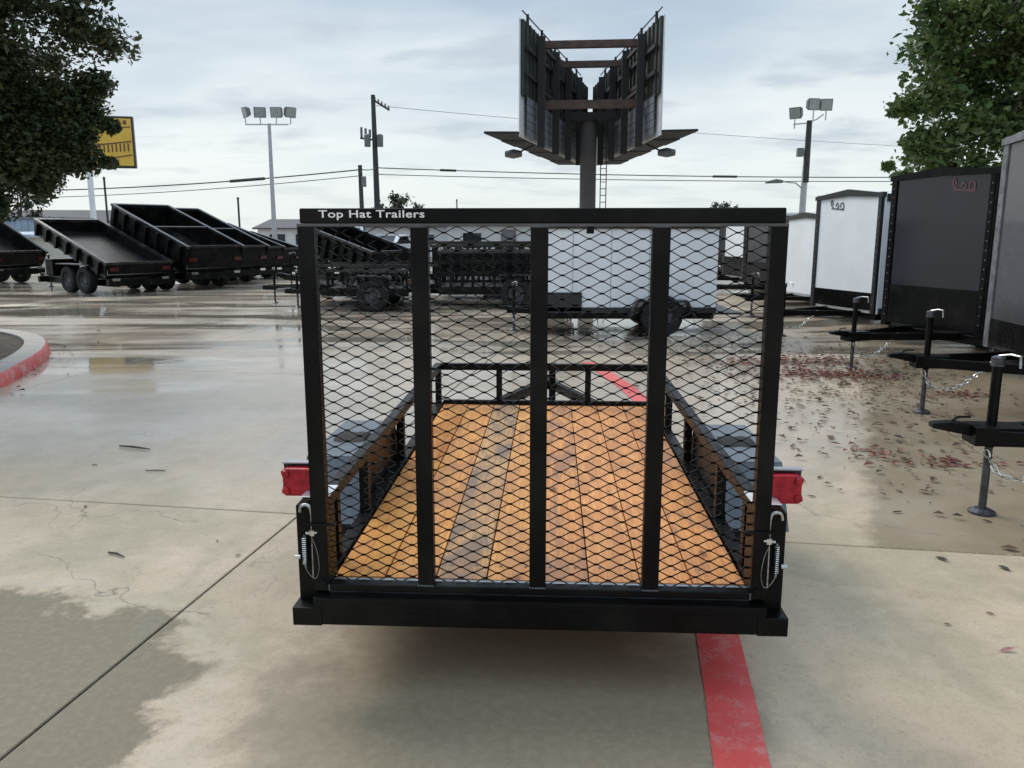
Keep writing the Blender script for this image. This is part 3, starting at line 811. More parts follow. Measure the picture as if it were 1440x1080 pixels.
sp = thing('short_utility_pole', 'short dark timber pole with a meter box in front of the tall pole', 'utility pole', (-8.15, 45, 0))
MB().tube([(0, 0, 0), (-.05, 0, 5.2)], [.14, .11], 8).build('pole', M['polewood'], sp, smooth=True)
MB().box(.03, .28, -.25, -.05, 4.05, 4.6).build('meter_box', M['lamp_dark'], sp, bevel=.02)
for lab, x, y, h in (('thin dark pole standing behind the third tilted dump bed', -13.9, 42, 3.3), ('thin grey pole right of the small round tree', -4.0, 60, 3.9), ('thin pole rising behind the first high sided dump bed', -20.6, 42, 4.3)):
    t = thing('slim_pole', lab, 'pole', (x, y, 0))
    MB().tube([(0, 0, 0), (0, 0, h)], .05, 6).build('pole', M['polewood'], t)
    MB().lathe([(0, 0), (.08, 0), (.05, .08), (0, .1)], (0, 0, h), 'Z', 8).build('cap', M['polewood'], t)


def wire(label, p, q, sag, r=.028, group='overhead lines across the sky', bits=()):
    p, q = Vector(p), Vector(q); pts = []
    for i in range(25):
        u = i / 24; v = p.lerp(q, u); v.z -= sag * 4 * u * (1 - u); pts.append(v)
    o = MB().tube(pts, r, 5).build('power_line', M['wire'])
    tag(o, label, 'power line', group)
    for u, l_ in bits:
        a = p.lerp(q, u); a.z -= sag * 4 * u * (1 - u); b_ = p.lerp(q, u + l_); b_.z -= sag * 4 * (u + l_) * (1 - u - l_)
        MB().tube([a, b_], r * 2.6, 6).build('splice_case', M['wire'], o)
    return o


wire('upper sagging cable running left from the short pole', (-52, 60, 5.0), (-8.3, 45, 4.95), .75, .035, bits=((.82, .05), (.25, .03)))
wire('lower sagging cable running left from the short pole', (-52, 61, 4.4), (-8.3, 45.2, 4.65), .7, .022)
wire('upper cable running right from the tall pole behind the billboard', (-9.8, 60, 6.2), (48, 60, 5.8), .45, .035, bits=((.08, .02), (.42, .03)))
wire('lower cable running right from the tall pole behind the billboard', (-9.8, 60.2, 5.75), (48, 60.5, 5.5), .35, .028)
wire('thin top line at the tall pole crossarm', (-9.7, 60.2, 10.5), (60, 85, 9.4), .5, .016)
wire('cable from the short pole to the tall pole', (-8.2, 45, 5.0), (-9.8, 60, 6.2), .1, .03)

# yellow sign
ys = thing('pylon_sign', 'yellow pylon sign half hidden by the live oak', 'sign', (-21.9, 45, 0), R(14))
MB().box(-1.75, 1.55, -.18, .18, 5.05, 7.75).build('cabinet', M['trim_dark'], ys, bevel=.05)
M['sign_yellow'] = simple('sign_yellow', (.68, .44, .055), .35, 0, .08, 2)
M['sign_dark'] = simple('sign_dark_red', (.12, .045, .035), .4, 0, .15, 4)
MB().box(-1.65, 1.45, -.205, -.183, 5.17, 7.62).build('face', M['sign_yellow'], ys)
arc = MB()
for a, b_, w in ((6.98, 7.2, .05), (6.15, 6.45, .06), (5.35, 5.75, .05)):
    pts = [(-1.6 + 3.0 * i / 14, -.22, a + (b_ - a) * (i / 14) ** 1.5) for i in range(15)]
    for i in range(14): arc.bar(pts[i], pts[i + 1], .02, w)
arc.build('arc_stripe', M['sign_dark'], ys)['kind'] = 'stuff'
lt = MB()
for k in range(13):
    x = -1.2 + k * .2; lt.box(x, x + .07, -.225, -.207, 5.75 + .015 * k, 6.1 + .02 * k)
for k in range(8):
    x = -.9 + k * .28; lt.box(x, x + .16, -.225, -.207, 7.25 + .01 * k, 7.45 + .01 * k)
lt.build('worn_lettering', M['sign_dark'], ys)['kind'] = 'stuff'
MB().tube([(-.85, 0, 0), (-.85, 0, 5.1)], .15, 12).build('post', M['white_panel'], ys, smooth=True)

# ================================================================== BILLBOARD
bb = thing('billboard', 'tall V shaped double billboard on a single pole seen from behind', 'billboard', (2.83, 30.6, 0), R(-5.3))
LB, ZT, ZB = 14.4, 9.15, 5.1   # length of each face along y, top and bottom
HWN = 2.30
def bx(y): return HWN * (1 - y / LB) + .12
MB().tube([(-.05, 7.6, 0), (-.05, 7.6, 6.6)], .37, 20).build('pole', M['concrete_pole'], bb, smooth=True)
MB().tube([(-.05, 7.6, 6.6), (-.05, 7.6, 6.85)], .46, 20).build('pole_cap', M['bb_steel'], bb, smooth=True)
zl = 6.55   # the solid panel ends here, boards below
for s_ in (-1, 1):
    th_ = .10
    pan = MB().add([(s_ * bx(0), 0, zl), (s_ * bx(LB), LB, zl), (s_ * bx(LB), LB, ZT), (s_ * bx(0), 0, ZT),
                    (s_ * (bx(0) + th_), 0, zl), (s_ * (bx(LB) + th_), LB, zl), (s_ * (bx(LB) + th_), LB, ZT), (s_ * (bx(0) + th_), 0, ZT)],
                   [(0, 1, 2, 3), (4, 7, 6, 5), (0, 4, 5, 1), (1, 5, 6, 2), (2, 6, 7, 3), (3, 7, 4, 0)]).build('sign_panel', M['bb_back'], bb)
    MB().add([(s_ * (bx(0) + th_ + .02), -.03, ZB), (s_ * (bx(LB) + th_ + .02), LB, ZB), (s_ * (bx(LB) + th_ + .02), LB, ZT + .03), (s_ * (bx(0) + th_ + .02), -.03, ZT + .03),
              (s_ * (bx(0) + th_ + .07), -.03, ZB), (s_ * (bx(LB) + th_ + .07), LB, ZB), (s_ * (bx(LB) + th_ + .07), LB, ZT + .03), (s_ * (bx(0) + th_ + .07), -.03, ZT + .03)],
             [(0, 1, 2, 3), (4, 7, 6, 5), (0, 4, 5, 1), (1, 5, 6, 2), (2, 6, 7, 3), (3, 7, 4, 0)]).build('face', M['bb_face'], pan)
    for k in range(23):   # ribs of the steel back
        y = .3 + k * .62
        MB().bar((s_ * (bx(y) - .035), y, zl + .02), (s_ * (bx(y) - .035), y, ZT - .02), .06, .06).build('rib', M['bb_back'], pan)
    for z in (7.3, 8.2):
        MB().bar((s_ * (bx(.1) - .11), .1, z), (s_ * (bx(LB - .2) - .11), LB - .2, z), .08, .14).build('stringer', M['bb_steel'], pan)
    for k, y in enumerate((1.6, 4.4, 7.2, 10.0)):
        MB().bar((s_ * (bx(y) - .30), y, ZB - .25), (s_ * (bx(y) - .30), y, ZT - .25), .28, .22).build('upright', M['bb_steel'], bb)
    MB().bar((s_ * (bx(0) + .05), 0, ZT + .28), (s_ * (bx(LB - 2) + .05), LB - 2, ZT + .28), .035).build('safety_rail', M['bb_steel'], bb)
    for y in (.6, 3.0, 5.6, 8.2, 10.8):
        MB().box(s_ * bx(y) - .05, s_ * bx(y) + .05, y - .06, y + .06, ZT - .1, ZT + .29).build('rail_post', M['bb_steel'], bb)
    # grey boards under the panel
    for y0, y1 in ((.5, 2.9), (3.1, 5.6), (5.8, 8.4), (8.6, 11.2)):
        for k in range(5):
            z0 = ZB + .06 + k * .285
            q0, q1 = bx(y0) - .02, bx(y1) - .02
            MB().bar((s_ * q0, y0, z0 + .13), (s_ * q1, y1, z0 + .13), .04, .262).build('board', M['bb_lattice'], bb)
    # catwalk plates outside, stepping away
    for k in range(6):
        y0 = -.2 + k * 2.35; y1 = y0 + 2.2
        o0, o1 = bx(y0) + .15, bx(y1) + .15
        zc = ZB + .08 - .03 * (k % 2)
        MB().add([(s_ * o0, y0, zc), (s_ * (o0 + 1.25), y0 - .05, zc + .01), (s_ * (o1 + 1.25), y1 - .05, zc + .01), (s_ * o1, y1, zc),
                  (s_ * o0, y0, zc + .08), (s_ * (o0 + 1.25), y0 - .05, zc + .09), (s_ * (o1 + 1.25), y1 - .05, zc + .09), (s_ * o1, y1, zc + .08)],
                 [(0, 1, 2, 3), (4, 7, 6, 5), (0, 4, 5, 1), (1, 5, 6, 2), (2, 6, 7, 3), (3, 7, 4, 0)]).build('catwalk_plate', M['bb_steel'], bb)
    ya = 3.0
    arm = MB().tube([(s_ * (bx(ya) + .3), ya, ZB), (s_ * (bx(ya) + .9), ya, ZB - .28), (s_ * (bx(ya) + 1.0), ya, ZB - .3)], .035, 6).build('lamp_arm', M['bb_steel'], bb)
    MB().lathe([(0, -.36), (.12, -.34), (.19, 0), (.12, .34), (0, .36)], (s_ * (bx(ya) + 1.12) , ya, ZB - .34), 'X', 12).build('lamp', M['lamp_dark'], arm, smooth=True)
for y, z, m_, h in ((2.2, 8.72, 'bb_rust', .26), (6.3, 8.78, 'bb_rust', .26), (2.2, 6.52, 'bb_rust', .30), (7.2, 6.75, 'bb_steel', .34), (10.2, 6.6, 'bb_steel', .26)):
    MB().bar((-bx(y) + .12, y, z), (bx(y) - .12, y, z), .26, h).build('cross_beam', M[m_], bb)
for s_ in (-1, 1):
    MB().bar((s_ * .9, 7.2, 6.6), (s_ * .5, 12.5, 6.6), .2, .3).build('outrigger', M['bb_steel'], bb)
    for y, z in ((2.0, 7.0), (2.0, 8.6)):
        MB().bar((s_ * (bx(y) - .25), y, z), (s_ * (bx(y + 2.4) - .25), y + 2.4, z - .02), .12, .12).build('brace', M['bb_steel'], bb)
ld = MB()
for x in (.52, .78): ld.tube([(x, 7.45, .4), (x, 7.45, 6.4)], .025, 6)
for k in range(20): ld.tube([(.52, 7.45, .6 + k * .3), (.78, 7.45, .6 + k * .3)], .018, 5)
ld.build('ladder', M['bb_steel'], bb)


# ================================================================== ENCLOSED TRAILERS
def chain(parent, pts, r=.011, link=.045):
    pts = catmull(pts, 12); mb = MB(); acc = 0; k = 0; last = pts[0]
    for a, b_ in zip(pts, pts[1:]):
        acc += (b_ - a).length
        if acc >= link * .78:
            acc = 0; d = (b_ - a).normalized(); u = Vector((0, 0, 1)) if k % 2 else Vector((0, 1, 0))
            s_ = d.cross(u).normalized(); k += 1
            loop = [b_ + d * math.cos(t) * link * .6 + s_ * math.sin(t) * link * .32 for t in [i * math.pi / 4 for i in range(9)]]
            mb.tube(loop, r * .55, 5, cap=False)
    o = mb.build('safety_chain', M['chrome'], parent, smooth=True); o['kind'] = 'stuff'
    return o


def jack(parent, x, y, z0, top, foot=True, dark=True, name='jack'):
    j = MB().tube([(x, y, z0 - .12), (x, y, top - .05)], .028, 12).build(name, M['black'], parent, smooth=True)
    MB().tube([(x, y, .03), (x, y, z0 - .1)], .022, 12).build('inner_tube', M['jack_steel'], j, smooth=True)
    if foot: MB().lathe([(0, 0), (.075, 0), (.075, .012), (.04, .03), (0, .03)], (x, y, .002), 'Z', 16).build('foot', M['jack_steel'], j)
    MB().lathe([(0, 0), (.038, 0), (.038, .05), (.02, .06), (0, .06)], (x, y, top - .06), 'Z', 12).build('cap', M['jack_steel'], j, smooth=True)
    MB().tube([(x, y, top), (x + .04, y - .06, top + .015), (x + .05, y - .14, top + .015), (x + .05, y - .15, top - .05)], .007, 6).build('crank', M['latch'], j, smooth=True)
    return j


def enclosed(label, loc, rz, w, L, h, skin, trim, guard, z0=.45, tongue=1.25, group=None, detail=True, wheel_x=None, logo=None, roof=None, gh=.55, vent=False, arch=.03):
    """front plane at x=0 facing -x, body to +x, width along y"""
    t = thing('enclosed_trailer', label, 'trailer', loc, rz, group)
    def section(inset):
        a = w / 2 - inset
        return [(-a, z0 + inset), (a, z0 + inset), (a, h - .06 - inset), (a * .7, h - .01 - inset), (0, h + arch - inset), (-a * .7, h - .01 - inset), (-a, h - .06 - inset)]
    body = MB().prism(section(.0), 'X', .02, L).build('body', skin, t, bevel=.012)
    MB().prism(section(.05), 'X', -.012, .019).build('front_panel', skin, t)
    # corner posts and roof trim
    for s_ in (-1, 1):
        MB().box(-.03, .06, s_ * (w / 2 - .055) - .04, s_ * (w / 2 - .055) + .06 * 1 if s_ > 0 else s_ * (w / 2 - .055) + .04, z0 + .003, h - .02).build('corner_trim', trim, t, bevel=.012)
        # vertical side posts with screw rows are visible on the near side
        MB().box(.05, L, s_ * (w / 2 + .012) - .014, s_ * (w / 2 + .012) + .014, z0 + .004, z0 + .09).build('side_rail', M['trim_dark'], t)
        MB().box(.05, L, s_ * (w / 2 + .012) - .014, s_ * (w / 2 + .012) + .014, h - .16, h - .05).build('top_rail', trim, t)
        if detail:
            for k in range(1, int(L / .61)):
                MB().box(k * .61 - .004, k * .61 + .004, s_ * (w / 2 + .004) - .005, s_ * (w / 2 + .004) + .005, z0 + .1, h - .17).build('panel_seam', M['seam'], t)
    rt = roof or trim
    MB().add([(-.045, -w / 2 - .02, h - .10), (.02, -w / 2 - .02, h - .10), (.02, w / 2 + .02, h - .10), (-.045, w / 2 + .02, h - .10),
              (-.045, -w / 2 - .02, h - .04), (.02, -w / 2 - .02, h - .04), (.02, w / 2 + .02, h - .04), (-.045, w / 2 + .02, h - .04),
              (-.045, 0, h + arch + .02), (.02, 0, h + arch + .02), (-.045, 0, h + arch - .09), (.02, 0, h + arch - .09)],
             [(0, 4, 8, 10), (10, 8, 7, 3), (1, 11, 9, 5), (11, 2, 6, 9), (4, 5, 9, 8), (8, 9, 6, 7), (0, 10, 11, 1), (10, 3, 2, 11), (0, 1, 5, 4), (3, 7, 6, 2)]).build('roof_trim', rt, t)
    if guard is not None:
        MB().box(-.022, -.0125, -w / 2 + .10, w / 2 - .10, z0 + .05, z0 + gh).build('stone_guard', guard, t)
    if detail:
        for s_ in (-1, 1):
            for k in range(16):
                z = z0 + .15 + k * (h - z0 - .35) / 15
                MB().lathe([(0, 0), (.009, 0), (.006, -.006), (0, -.006)], (-.031, s_ * (w / 2 - .05), z), 'X', 6).build('screw', M['trim_alu'] if trim is M['trim_alu'] else M['steel'], t)
    # tongue
    zt = z0 + .03
    tg = MB()
    for s_ in (-1, 1): tg.bar((.3, s_ * w * .32, zt - .05), (-tongue + .12, s_ * .045, zt - .045), .05, .085)
    tg = tg.build('tongue', M['black'], t, bevel=.006)
    cp = MB().prism([(-tongue - .12, zt - .012), (-tongue - .12, zt + .02), (-tongue - .02, zt + .03), (-tongue + .22, zt + .01), (-tongue + .22, zt - .085), (-tongue + .08, zt - .05), (-tongue - .02, zt - .03)], 'Y', -.036, .036).build('coupler', M['black'], tg, bevel=.01)
    MB().tube([(-tongue - .0, 0, zt + .03), (-tongue + .03, 0, zt + .055), (-tongue + .10, 0, zt + .055)], .007, 6).build('latch', M['black'], tg, smooth=True)
    MB().box(-tongue + .1, -tongue + .4, -.09, .09, zt - .1, zt + .012).build('jack_plate', M['black'], tg, bevel=.006)
    jack(t, -tongue + .22, 0, zt, zt + .42)
    if detail:
        chain(t, [(-tongue + .16, -.06, zt - .1), (-tongue + .25, -.10, zt - .26), (-tongue + .42, -.13, zt - .27), (-tongue + .62, -.17, zt - .12), (-tongue + .70, -.20, zt - .02)])
    # running gear
    wx = wheel_x or L * .55
    for s_ in (-1, 1):
        wheel(t, (wx, s_ * (w / 2 + .13), .34), .34, .2, 'Y', 22)
        pr = [(wx - .55, z0 - .06), (wx - .40, z0 + .22), (wx + .40, z0 + .22), (wx + .55, z0 - .06), (wx + .51, z0 - .06), (wx + .37, z0 + .19), (wx - .37, z0 + .19), (wx - .51, z0 - .06)]
        a, b_ = sorted((s_ * (w / 2 + .028), s_ * (w / 2 + .26)))
        fd = MB(); q = pr
        n_ = len(q); half = n_ // 2
        vs_ = [(x, a, z) for x, z in q] + [(x, b_, z) for x, z in q]
        fs = [(i, i + 1, i + 1 + n_, i + n_) for i in range(n_ - 1)] + [(n_ - 1, 0, n_, 2 * n_ - 1)]
        fs += [(0, 1, 6, 7), (1, 2, 5, 6), (2, 3, 4, 5), (n_, n_ + 7, n_ + 6, n_ + 1), (n_ + 1, n_ + 6, n_ + 5, n_ + 2), (n_ + 2, n_ + 5, n_ + 4, n_ + 3)]
        fd.add(vs_, fs).build('fender', M['trim_dark'], t)
    MB().tube([(wx, -w / 2 - .1, .34), (wx, w / 2 + .1, .34)], .035, 8).build('axle', M['black'], t)
    MB().box(.06, L - .02, -w / 2 + .05, w / 2 - .05, z0 - .1, z0 - .002).build('chassis', M['black_far'], t)
    if vent: MB().lathe([(0, 0), (.12, 0), (.12, .04), (0, .06)], (.0, 0, 0), 'X', 12).xf(Matrix.Translation((-.06, -w / 2 + .18, h - .28))).build('roof_vent', M['trim_dark'], t)
    if logo:
        for m_, pts in logo:
            lg = MB()
            for a, b_ in zip(pts, pts[1:]):
                lg.bar((-.016, a[0], a[1]), (-.016, b_[0], b_[1]), .022, .006, up=(1, 0, 0))
            o = lg.build('logo', m_, t); o['kind'] = 'stuff'
    return t


GR = 'enclosed trailers in a row at right'
def place_front(far, near):
    """rotation and centre for a front face running from its far corner to its near corner"""
    f, n_ = Vector((*far, 0)), Vector((*near, 0)); d = (f - n_)
    return ((f.x + n_.x) / 2, (f.y + n_.y) / 2, 0), math.atan2(-d.x, d.y), d.length


scrawl = [[(.52, 2.14), (.55, 2.22), (.59, 2.2), (.56, 2.13), (.52, 2.1)], [(.46, 2.12), (.42, 2.18), (.38, 2.12), (.42, 2.08)], [(.34, 2.1), (.33, 2.17), (.27, 2.17), (.25, 2.1), (.3, 2.07)], [(.56, 2.09), (.25, 2.065)]]
def mirror(pl, dy=0, dz=0): return [[(a + dy, b_ + dz) for a, b_ in p] for p in pl]

enclosed('nearest dark enclosed trailer at right, only its tongue and chain showing', (4.20, 4.46, 0), R(-6), 1.9, 3.6, 2.45, M['grey_panel2'], M['trim_alu'], M['black_panel'], z0=.50, tongue=1.62, group=GR)
enclosed('tall grey enclosed trailer at the right edge with screwed corner trim', (4.72, 7.22, 0), R(-7), 1.95, 3.6, 2.58, M['grey_panel2'], M['trim_alu'], M['black_panel'], z0=.50, tongue=1.14, group=GR, gh=.3)
loc, rz, w = place_front((5.02, 10.92), (5.52, 9.42))
enclosed('black enclosed trailer between the grey one and the white one', loc, rz, w, 3.6, 2.40, M['grey_panel'], M['black_panel'], M['black_panel'], z0=.42, tongue=1.38, group=GR, gh=.55, arch=.012,
         logo=[(M['pinkprint'], p) for p in mirror(scrawl, -.75, .06)])
loc, rz, w = place_front((5.18, 14.0), (5.60, 12.45))
enclosed('white enclosed trailer with black guard left of the black one', loc, rz, w, 3.6, 2.27, M['white_panel'], M['trim_dark'], M['black_panel'], z0=.40, tongue=1.3, group=GR, gh=.32, arch=.03,
         logo=[(M['greyprint'], p) for p in mirror(scrawl, -.15, -.06)])
enclosed('white enclosed trailer just right of the lettered gate', (5.75, 16.1, 0), R(8), 1.6, 3.4, 1.98, M['white_panel'], M['trim_dark'], None, z0=.40, group=GR, vent=True)
enclosed('dark enclosed trailer seen through the right gate panel', (5.72, 18.9, 0), R(8), 1.5, 3.4, 2.05, M['grey_panel'], M['black_panel'], M['black_panel'], z0=.42, group=GR, detail=False)
enclosed('pale enclosed trailer seen between two dark ones through the mesh', (5.95, 21.9, 0), R(8), 1.4, 3.4, 2.0, M['white_panel'], M['trim_dark'], M['black_panel'], z0=.45, group=GR, detail=False)
enclosed('farthest dark enclosed trailer of the row at right', (6.1, 24.6, 0), R(8), 1.5, 3.4, 2.2, M['grey_panel'], M['black_panel'], M['black_panel'], z0=.45, group=GR, detail=False)
wbx = enclosed('small white enclosed trailer parked side on behind the gate mesh', (.36, 13.75, 0), R(0), 1.5, 2.92, 1.86, M['white_panel'], M['trim_dark'], M['black_panel'], z0=.37, tongue=.55, wheel_x=2.02, gh=.3)
MB().box(.021, .76, -.776, -.754, .40, .70).build('stone_guard', M['trim_dark'], wbx)
MB().box(2.93, 3.35, -.7, .7, .34, .37).build('rear_step', M['trim_dark'], wbx)


# ================================================================== DUMP TRAILERS
def dump(label, loc, heading, w, L, side, tilt, group, wz=.72, tall=False, mid_bar=False):
    """hinge (rear end) at y=0, front toward +y; bed tilted up at the front"""
    t = thing('dump_trailer', label, 'trailer', loc, heading, group)
    B = M['black_far']
    rotm = Matrix.Translation((0, 0, wz)) @ Matrix.Rotation(tilt, 4, 'X')
    fl = MB().box(-w / 2, w / 2, 0, L, -.10, 0).xf(rotm).build('bed_floor', M['bed'], t)
    for s_ in (-1, 1):
        sp_ = MB().box(s_ * w / 2 - .03, s_ * w / 2 + .03, .0, L, .002, side).xf(rotm).build('bed_side', B, t)
        MB().box(s_ * w / 2 - .05, s_ * w / 2 + .05, -.02, L + .03, side, side + .07).xf(rotm).build('top_rail', M['black_gloss'], sp_)
        for k in range(7):
            y = .25 + k * (L - .5) / 6
            MB().box(s_ * (w / 2 + .075) - .045, s_ * (w / 2 + .075) + .045, y - .05, y + .05, -.06, side).xf(rotm).build('rib', B, sp_)
    MB().box(-w / 2 + .03, w / 2 - .03, L - .06, L, .002, side).xf(rotm).build('bed_front', B, t)
    MB().box(-w / 2, w / 2, L - .03, L + .07, side, side + .07).xf(rotm).build('front_rail', M['black_gloss'], t)
    if mid_bar: MB().box(-w / 2, w / 2, L * .45, L * .45 + .06, side, side + .06).xf(rotm).build('tarp_bar', M['black_gloss'], t)
    # tailgate, upright at rear
    tg = MB().box(-w / 2 + .04, w / 2 - .04, -.07, -.02, .02, side * .98).xf(Matrix.Translation((0, 0, wz)) @ Matrix.Rotation(tilt * .3, 4, 'X')).build('tailgate', B, t)
    MB().box(-w / 2, w / 2, -.09, -.0, side, side + .06).xf(Matrix.Translation((0, 0, wz)) @ Matrix.Rotation(tilt * .3, 4, 'X')).build('gate_rail', M['black_gloss'], tg)
    for s_ in (-1, 1):
        MB().box(s_ * (w / 2 - .18) - .12, s_ * (w / 2 - .18) + .12, -.135, -.10, wz + side * .35, wz + side * .35 + .1).build('tail_light', M['lens_far'], t)
        MB().box(s_ * (w / 2 - .22) - .10, s_ * (w / 2 - .22) + .10, -.115, -.105, wz - .16, wz - .09).build('reflector', M['chrome'], t)
    # frame
    fr = MB()
    for s_ in (-1, 1): fr.box(s_ * w * .34 - .05, s_ * w * .34 + .05, -.05, L * 1.0, wz - .32, wz - .14)
    fr.box(-w / 2 + .02, w / 2 - .02, -.1, .05, wz - .30, wz - .12); fr.box(-w / 2 + .02, w / 2 - .02, L - .12, L, wz - .30, wz - .13)
    fr.build('frame', B, t)
    MB().bar((-.0, L * .35, wz - .2), (0, L * .7, wz + math.sin(tilt) * L * .68), .14).build('hoist', M['steel'], t)
    for s_ in (-1, 1):
        MB().bar((s_ * .3, L * .25, wz - .2), (s_ * .3, L * .52, wz + math.sin(tilt) * L * .5), .10).build('lift_arm', B, t)
    for s_ in (-1, 1):
        for y in (L * .27, L * .27 + .86):
            wheel(t, (s_ * (w / 2 - .02), y, .37), .37, .24, 'X', 20)
        MB().prism([(L * .27 - .5, .55), (L * .27 - .38, .80), (L * .27 + 1.24, .80), (L * .27 + 1.36, .55), (L * .27 + 1.33, .55), (L * .27 + 1.22, .77), (L * .27 - .36, .77), (L * .27 - .47, .55)][:4][::1], 'X', s_ * (w / 2 + .10) - .015, s_ * (w / 2 + .10) + .015).build('fender', M['black_gloss'], t) if False else \
            MB().box(s_ * (w / 2) - .14, s_ * (w / 2) + .14, L * .27 - .45, L * .27 + 1.31, .775, .80).build('fender', M['black_gloss'], t)
    tn = MB()
    for s_ in (-1, 1): tn.bar((s_ * w * .34, L - .1, wz - .23), (s_ * .05, L + 1.35, wz - .23), .09, .16)
    tn.build('tongue', B, t)
    MB().box(-.4, .4, L + .12, L + .55, wz - .14, wz + .34).build('pump_box', B, t, bevel=.02)
    MB().prism([(L + 1.3, wz - .3), (L + 1.65, wz - .22), (L + 1.65, wz - .12), (L + 1.3, wz - .14)], 'X', -.06, .06).build('coupler', B, t)
    jack(t, .0, L + 1.15, wz - .1, wz + .45)
    return t


M['bed'] = wet_black('worn_bed_steel', .006, .38, False, .22)
M['black_gloss'] = wet_black('black_gloss_edge', .012, .25, False, .5)
M['lens_far'] = simple('small_red_lens', (.07, .008, .008), .3)
GD = 'tilted black dump trailers at left'
HD = R(55)   # front points left and away
dump('low sided black dump trailer with tilted bed, nearest of the dump row', (-10.17, 22.2, 0), HD, 1.85, 3.75, .28, R(18), GD, wz=.53)
dump('high sided black dump trailer, second in the tilted row', (-8.70, 23.8, 0), HD, 1.85, 3.9, .60, R(18.5), GD, wz=.62, mid_bar=True)
dump('high sided black dump trailer, third in the tilted row', (-8.66, 26.2, 0), HD, 1.85, 3.9, .60, R(18.5), GD, wz=.58, mid_bar=True)
dump('high sided black dump trailer, fourth in the tilted row', (-8.81, 28.64, 0), HD, 1.85, 3.2, .60, R(15), GD, wz=.50)
dump('rearmost high sided black dump trailer beside the light pole', (-8.79, 31.05, 0), HD, 1.85, 3.0, .55, R(12), GD, wz=.45)
dump('black dump trailer with steep bed at the far left edge under the oak', (-15.75, 26.0, 0), R(75), 1.95, 3.4, .4, R(30), GD, wz=.62)
dump('black dump trailer with raised bed seen through the left gate mesh', (-3.25, 21.6, 0), R(62), 1.8, 2.3, .5, R(17), GD, wz=.62)


# ================================================================== BLACK UTILITY TRAILERS BEHIND
def utility(label, loc, rz, L, w, rail_h, bars, group, gate_h=1.2, mesh=True, deck=.48, slats=False):
    """long axis along x, tongue at -x"""
    t = thing('utility_trailer', label, 'trailer', loc, rz, group)
    B = M['black_far']
    MB().box(0, L, -w / 2, w / 2, deck - .04, deck).build('deck', M['bed'], t)
    for s_ in (-1, 1): MB().box(0, L, s_ * w / 2 - .03, s_ * w / 2 + .03, deck - .17, deck - .042).build('frame_rail', B, t)
    for s_ in (-1, 1):
        rl = MB().box(0, L, s_ * w / 2 - .03, s_ * w / 2 + .03, deck + rail_h - .06, deck + rail_h).build('side_rail', M['black_gloss'], t)
        for k in range(bars + 1):
            x = .03 + k * (L - .06) / bars
            MB().box(x - .03, x + .03, s_ * w / 2 - .025, s_ * w / 2 + .025, deck + .002, deck + rail_h - .062).build('upright', B, rl)
        if slats:
            for z in (.3, .62):
                MB().box(.0, L, s_ * (w / 2 + .03) - .008, s_ * (w / 2 + .03) + .008, deck + rail_h * z, deck + rail_h * z + .09).build('slat', B, rl)
    MB().box(-.03, .03, -w / 2, w / 2, deck + rail_h - .06, deck + rail_h - .002).build('front_rail', B, t)
    gt = MB()
    for y in (-w / 2 + .05, 0, w / 2 - .05): gt.box(L + .03, L + .08, y - .03, y + .03, deck - .05, deck + gate_h)
    for z in (-.02, gate_h): gt.box(L + .03, L + .08, -w / 2 + .03, w / 2 - .03, deck + z - .03, deck + z + .03)
    gt = gt.build('tailgate', B, t)
    for s_ in (-1, 1):
        wheel(t, (L * .58, s_ * (w / 2 + .14), .34), .34, .21, 'Y', 22)
        MB().prism([(L * .58 - .5, .5), (L * .58 - .36, .76), (L * .58 + .36, .76), (L * .58 + .5, .5), (L * .58 + .47, .5), (L * .58 + .34, .73), (L * .58 - .34, .73), (L * .58 - .47, .5)], 'Y', min(s_ * (w / 2 + .035), s_ * (w / 2 + .27)), max(s_ * (w / 2 + .035), s_ * (w / 2 + .27))).build('fender', M['black_gloss'], t)
        MB().box(L + .02, L + .1, s_ * (w / 2 + .12) - .09, s_ * (w / 2 + .12) + .09, deck + .1, deck + .2).build('tail_light', M['lens_far'], t)
    MB().tube([(L * .58, -w / 2 - .05, .34), (L * .58, w / 2 + .05, .34)], .03, 8).build('axle', B, t)
    tn = MB()
    for s_ in (-1, 1): tn.bar((.1, s_ * w * .4, deck - .11), (-1.1, s_ * .04, deck - .11), .05, .1)
    tn.build('tongue', B, t)
    MB().prism([(-1.3, deck - .12), (-1.3, deck - .06), (-1.0, deck - .04), (-1.0, deck - .15)], 'Y', -.05, .05).build('coupler', M['steel'], t)
    jack(t, -.85, 0, deck - .05, deck + .35)
    return t


GU = 'black utility trailers behind the gate'
utility('black utility trailer with tongue jack at left of the lettered gate', (-4.75, 19.2, 0), R(4), 3.0, 1.5, .45, 5, GU, .75)
utility('low black utility trailer behind the left gate panel', (-3.9, 17.9, 0), R(-3), 1.75, 1.3, .4, 4, GU, .65)
utility('tall sided black trailer behind the second gate panel', (-1.62, 18.4, 0), R(2), 2.9, 1.5, .78, 12, GU, .78, slats=True)
utility('tall sided black trailer behind the first tall sided one', (-2.0, 21.0, 0), R(2), 3.4, 1.6, .86, 12, GU, .9, slats=True)
utility('black utility trailer farthest back behind the second gate panel', (-2.6, 24.0, 0), R(3), 3.6, 1.6, .9, 10, GU, 1.0)

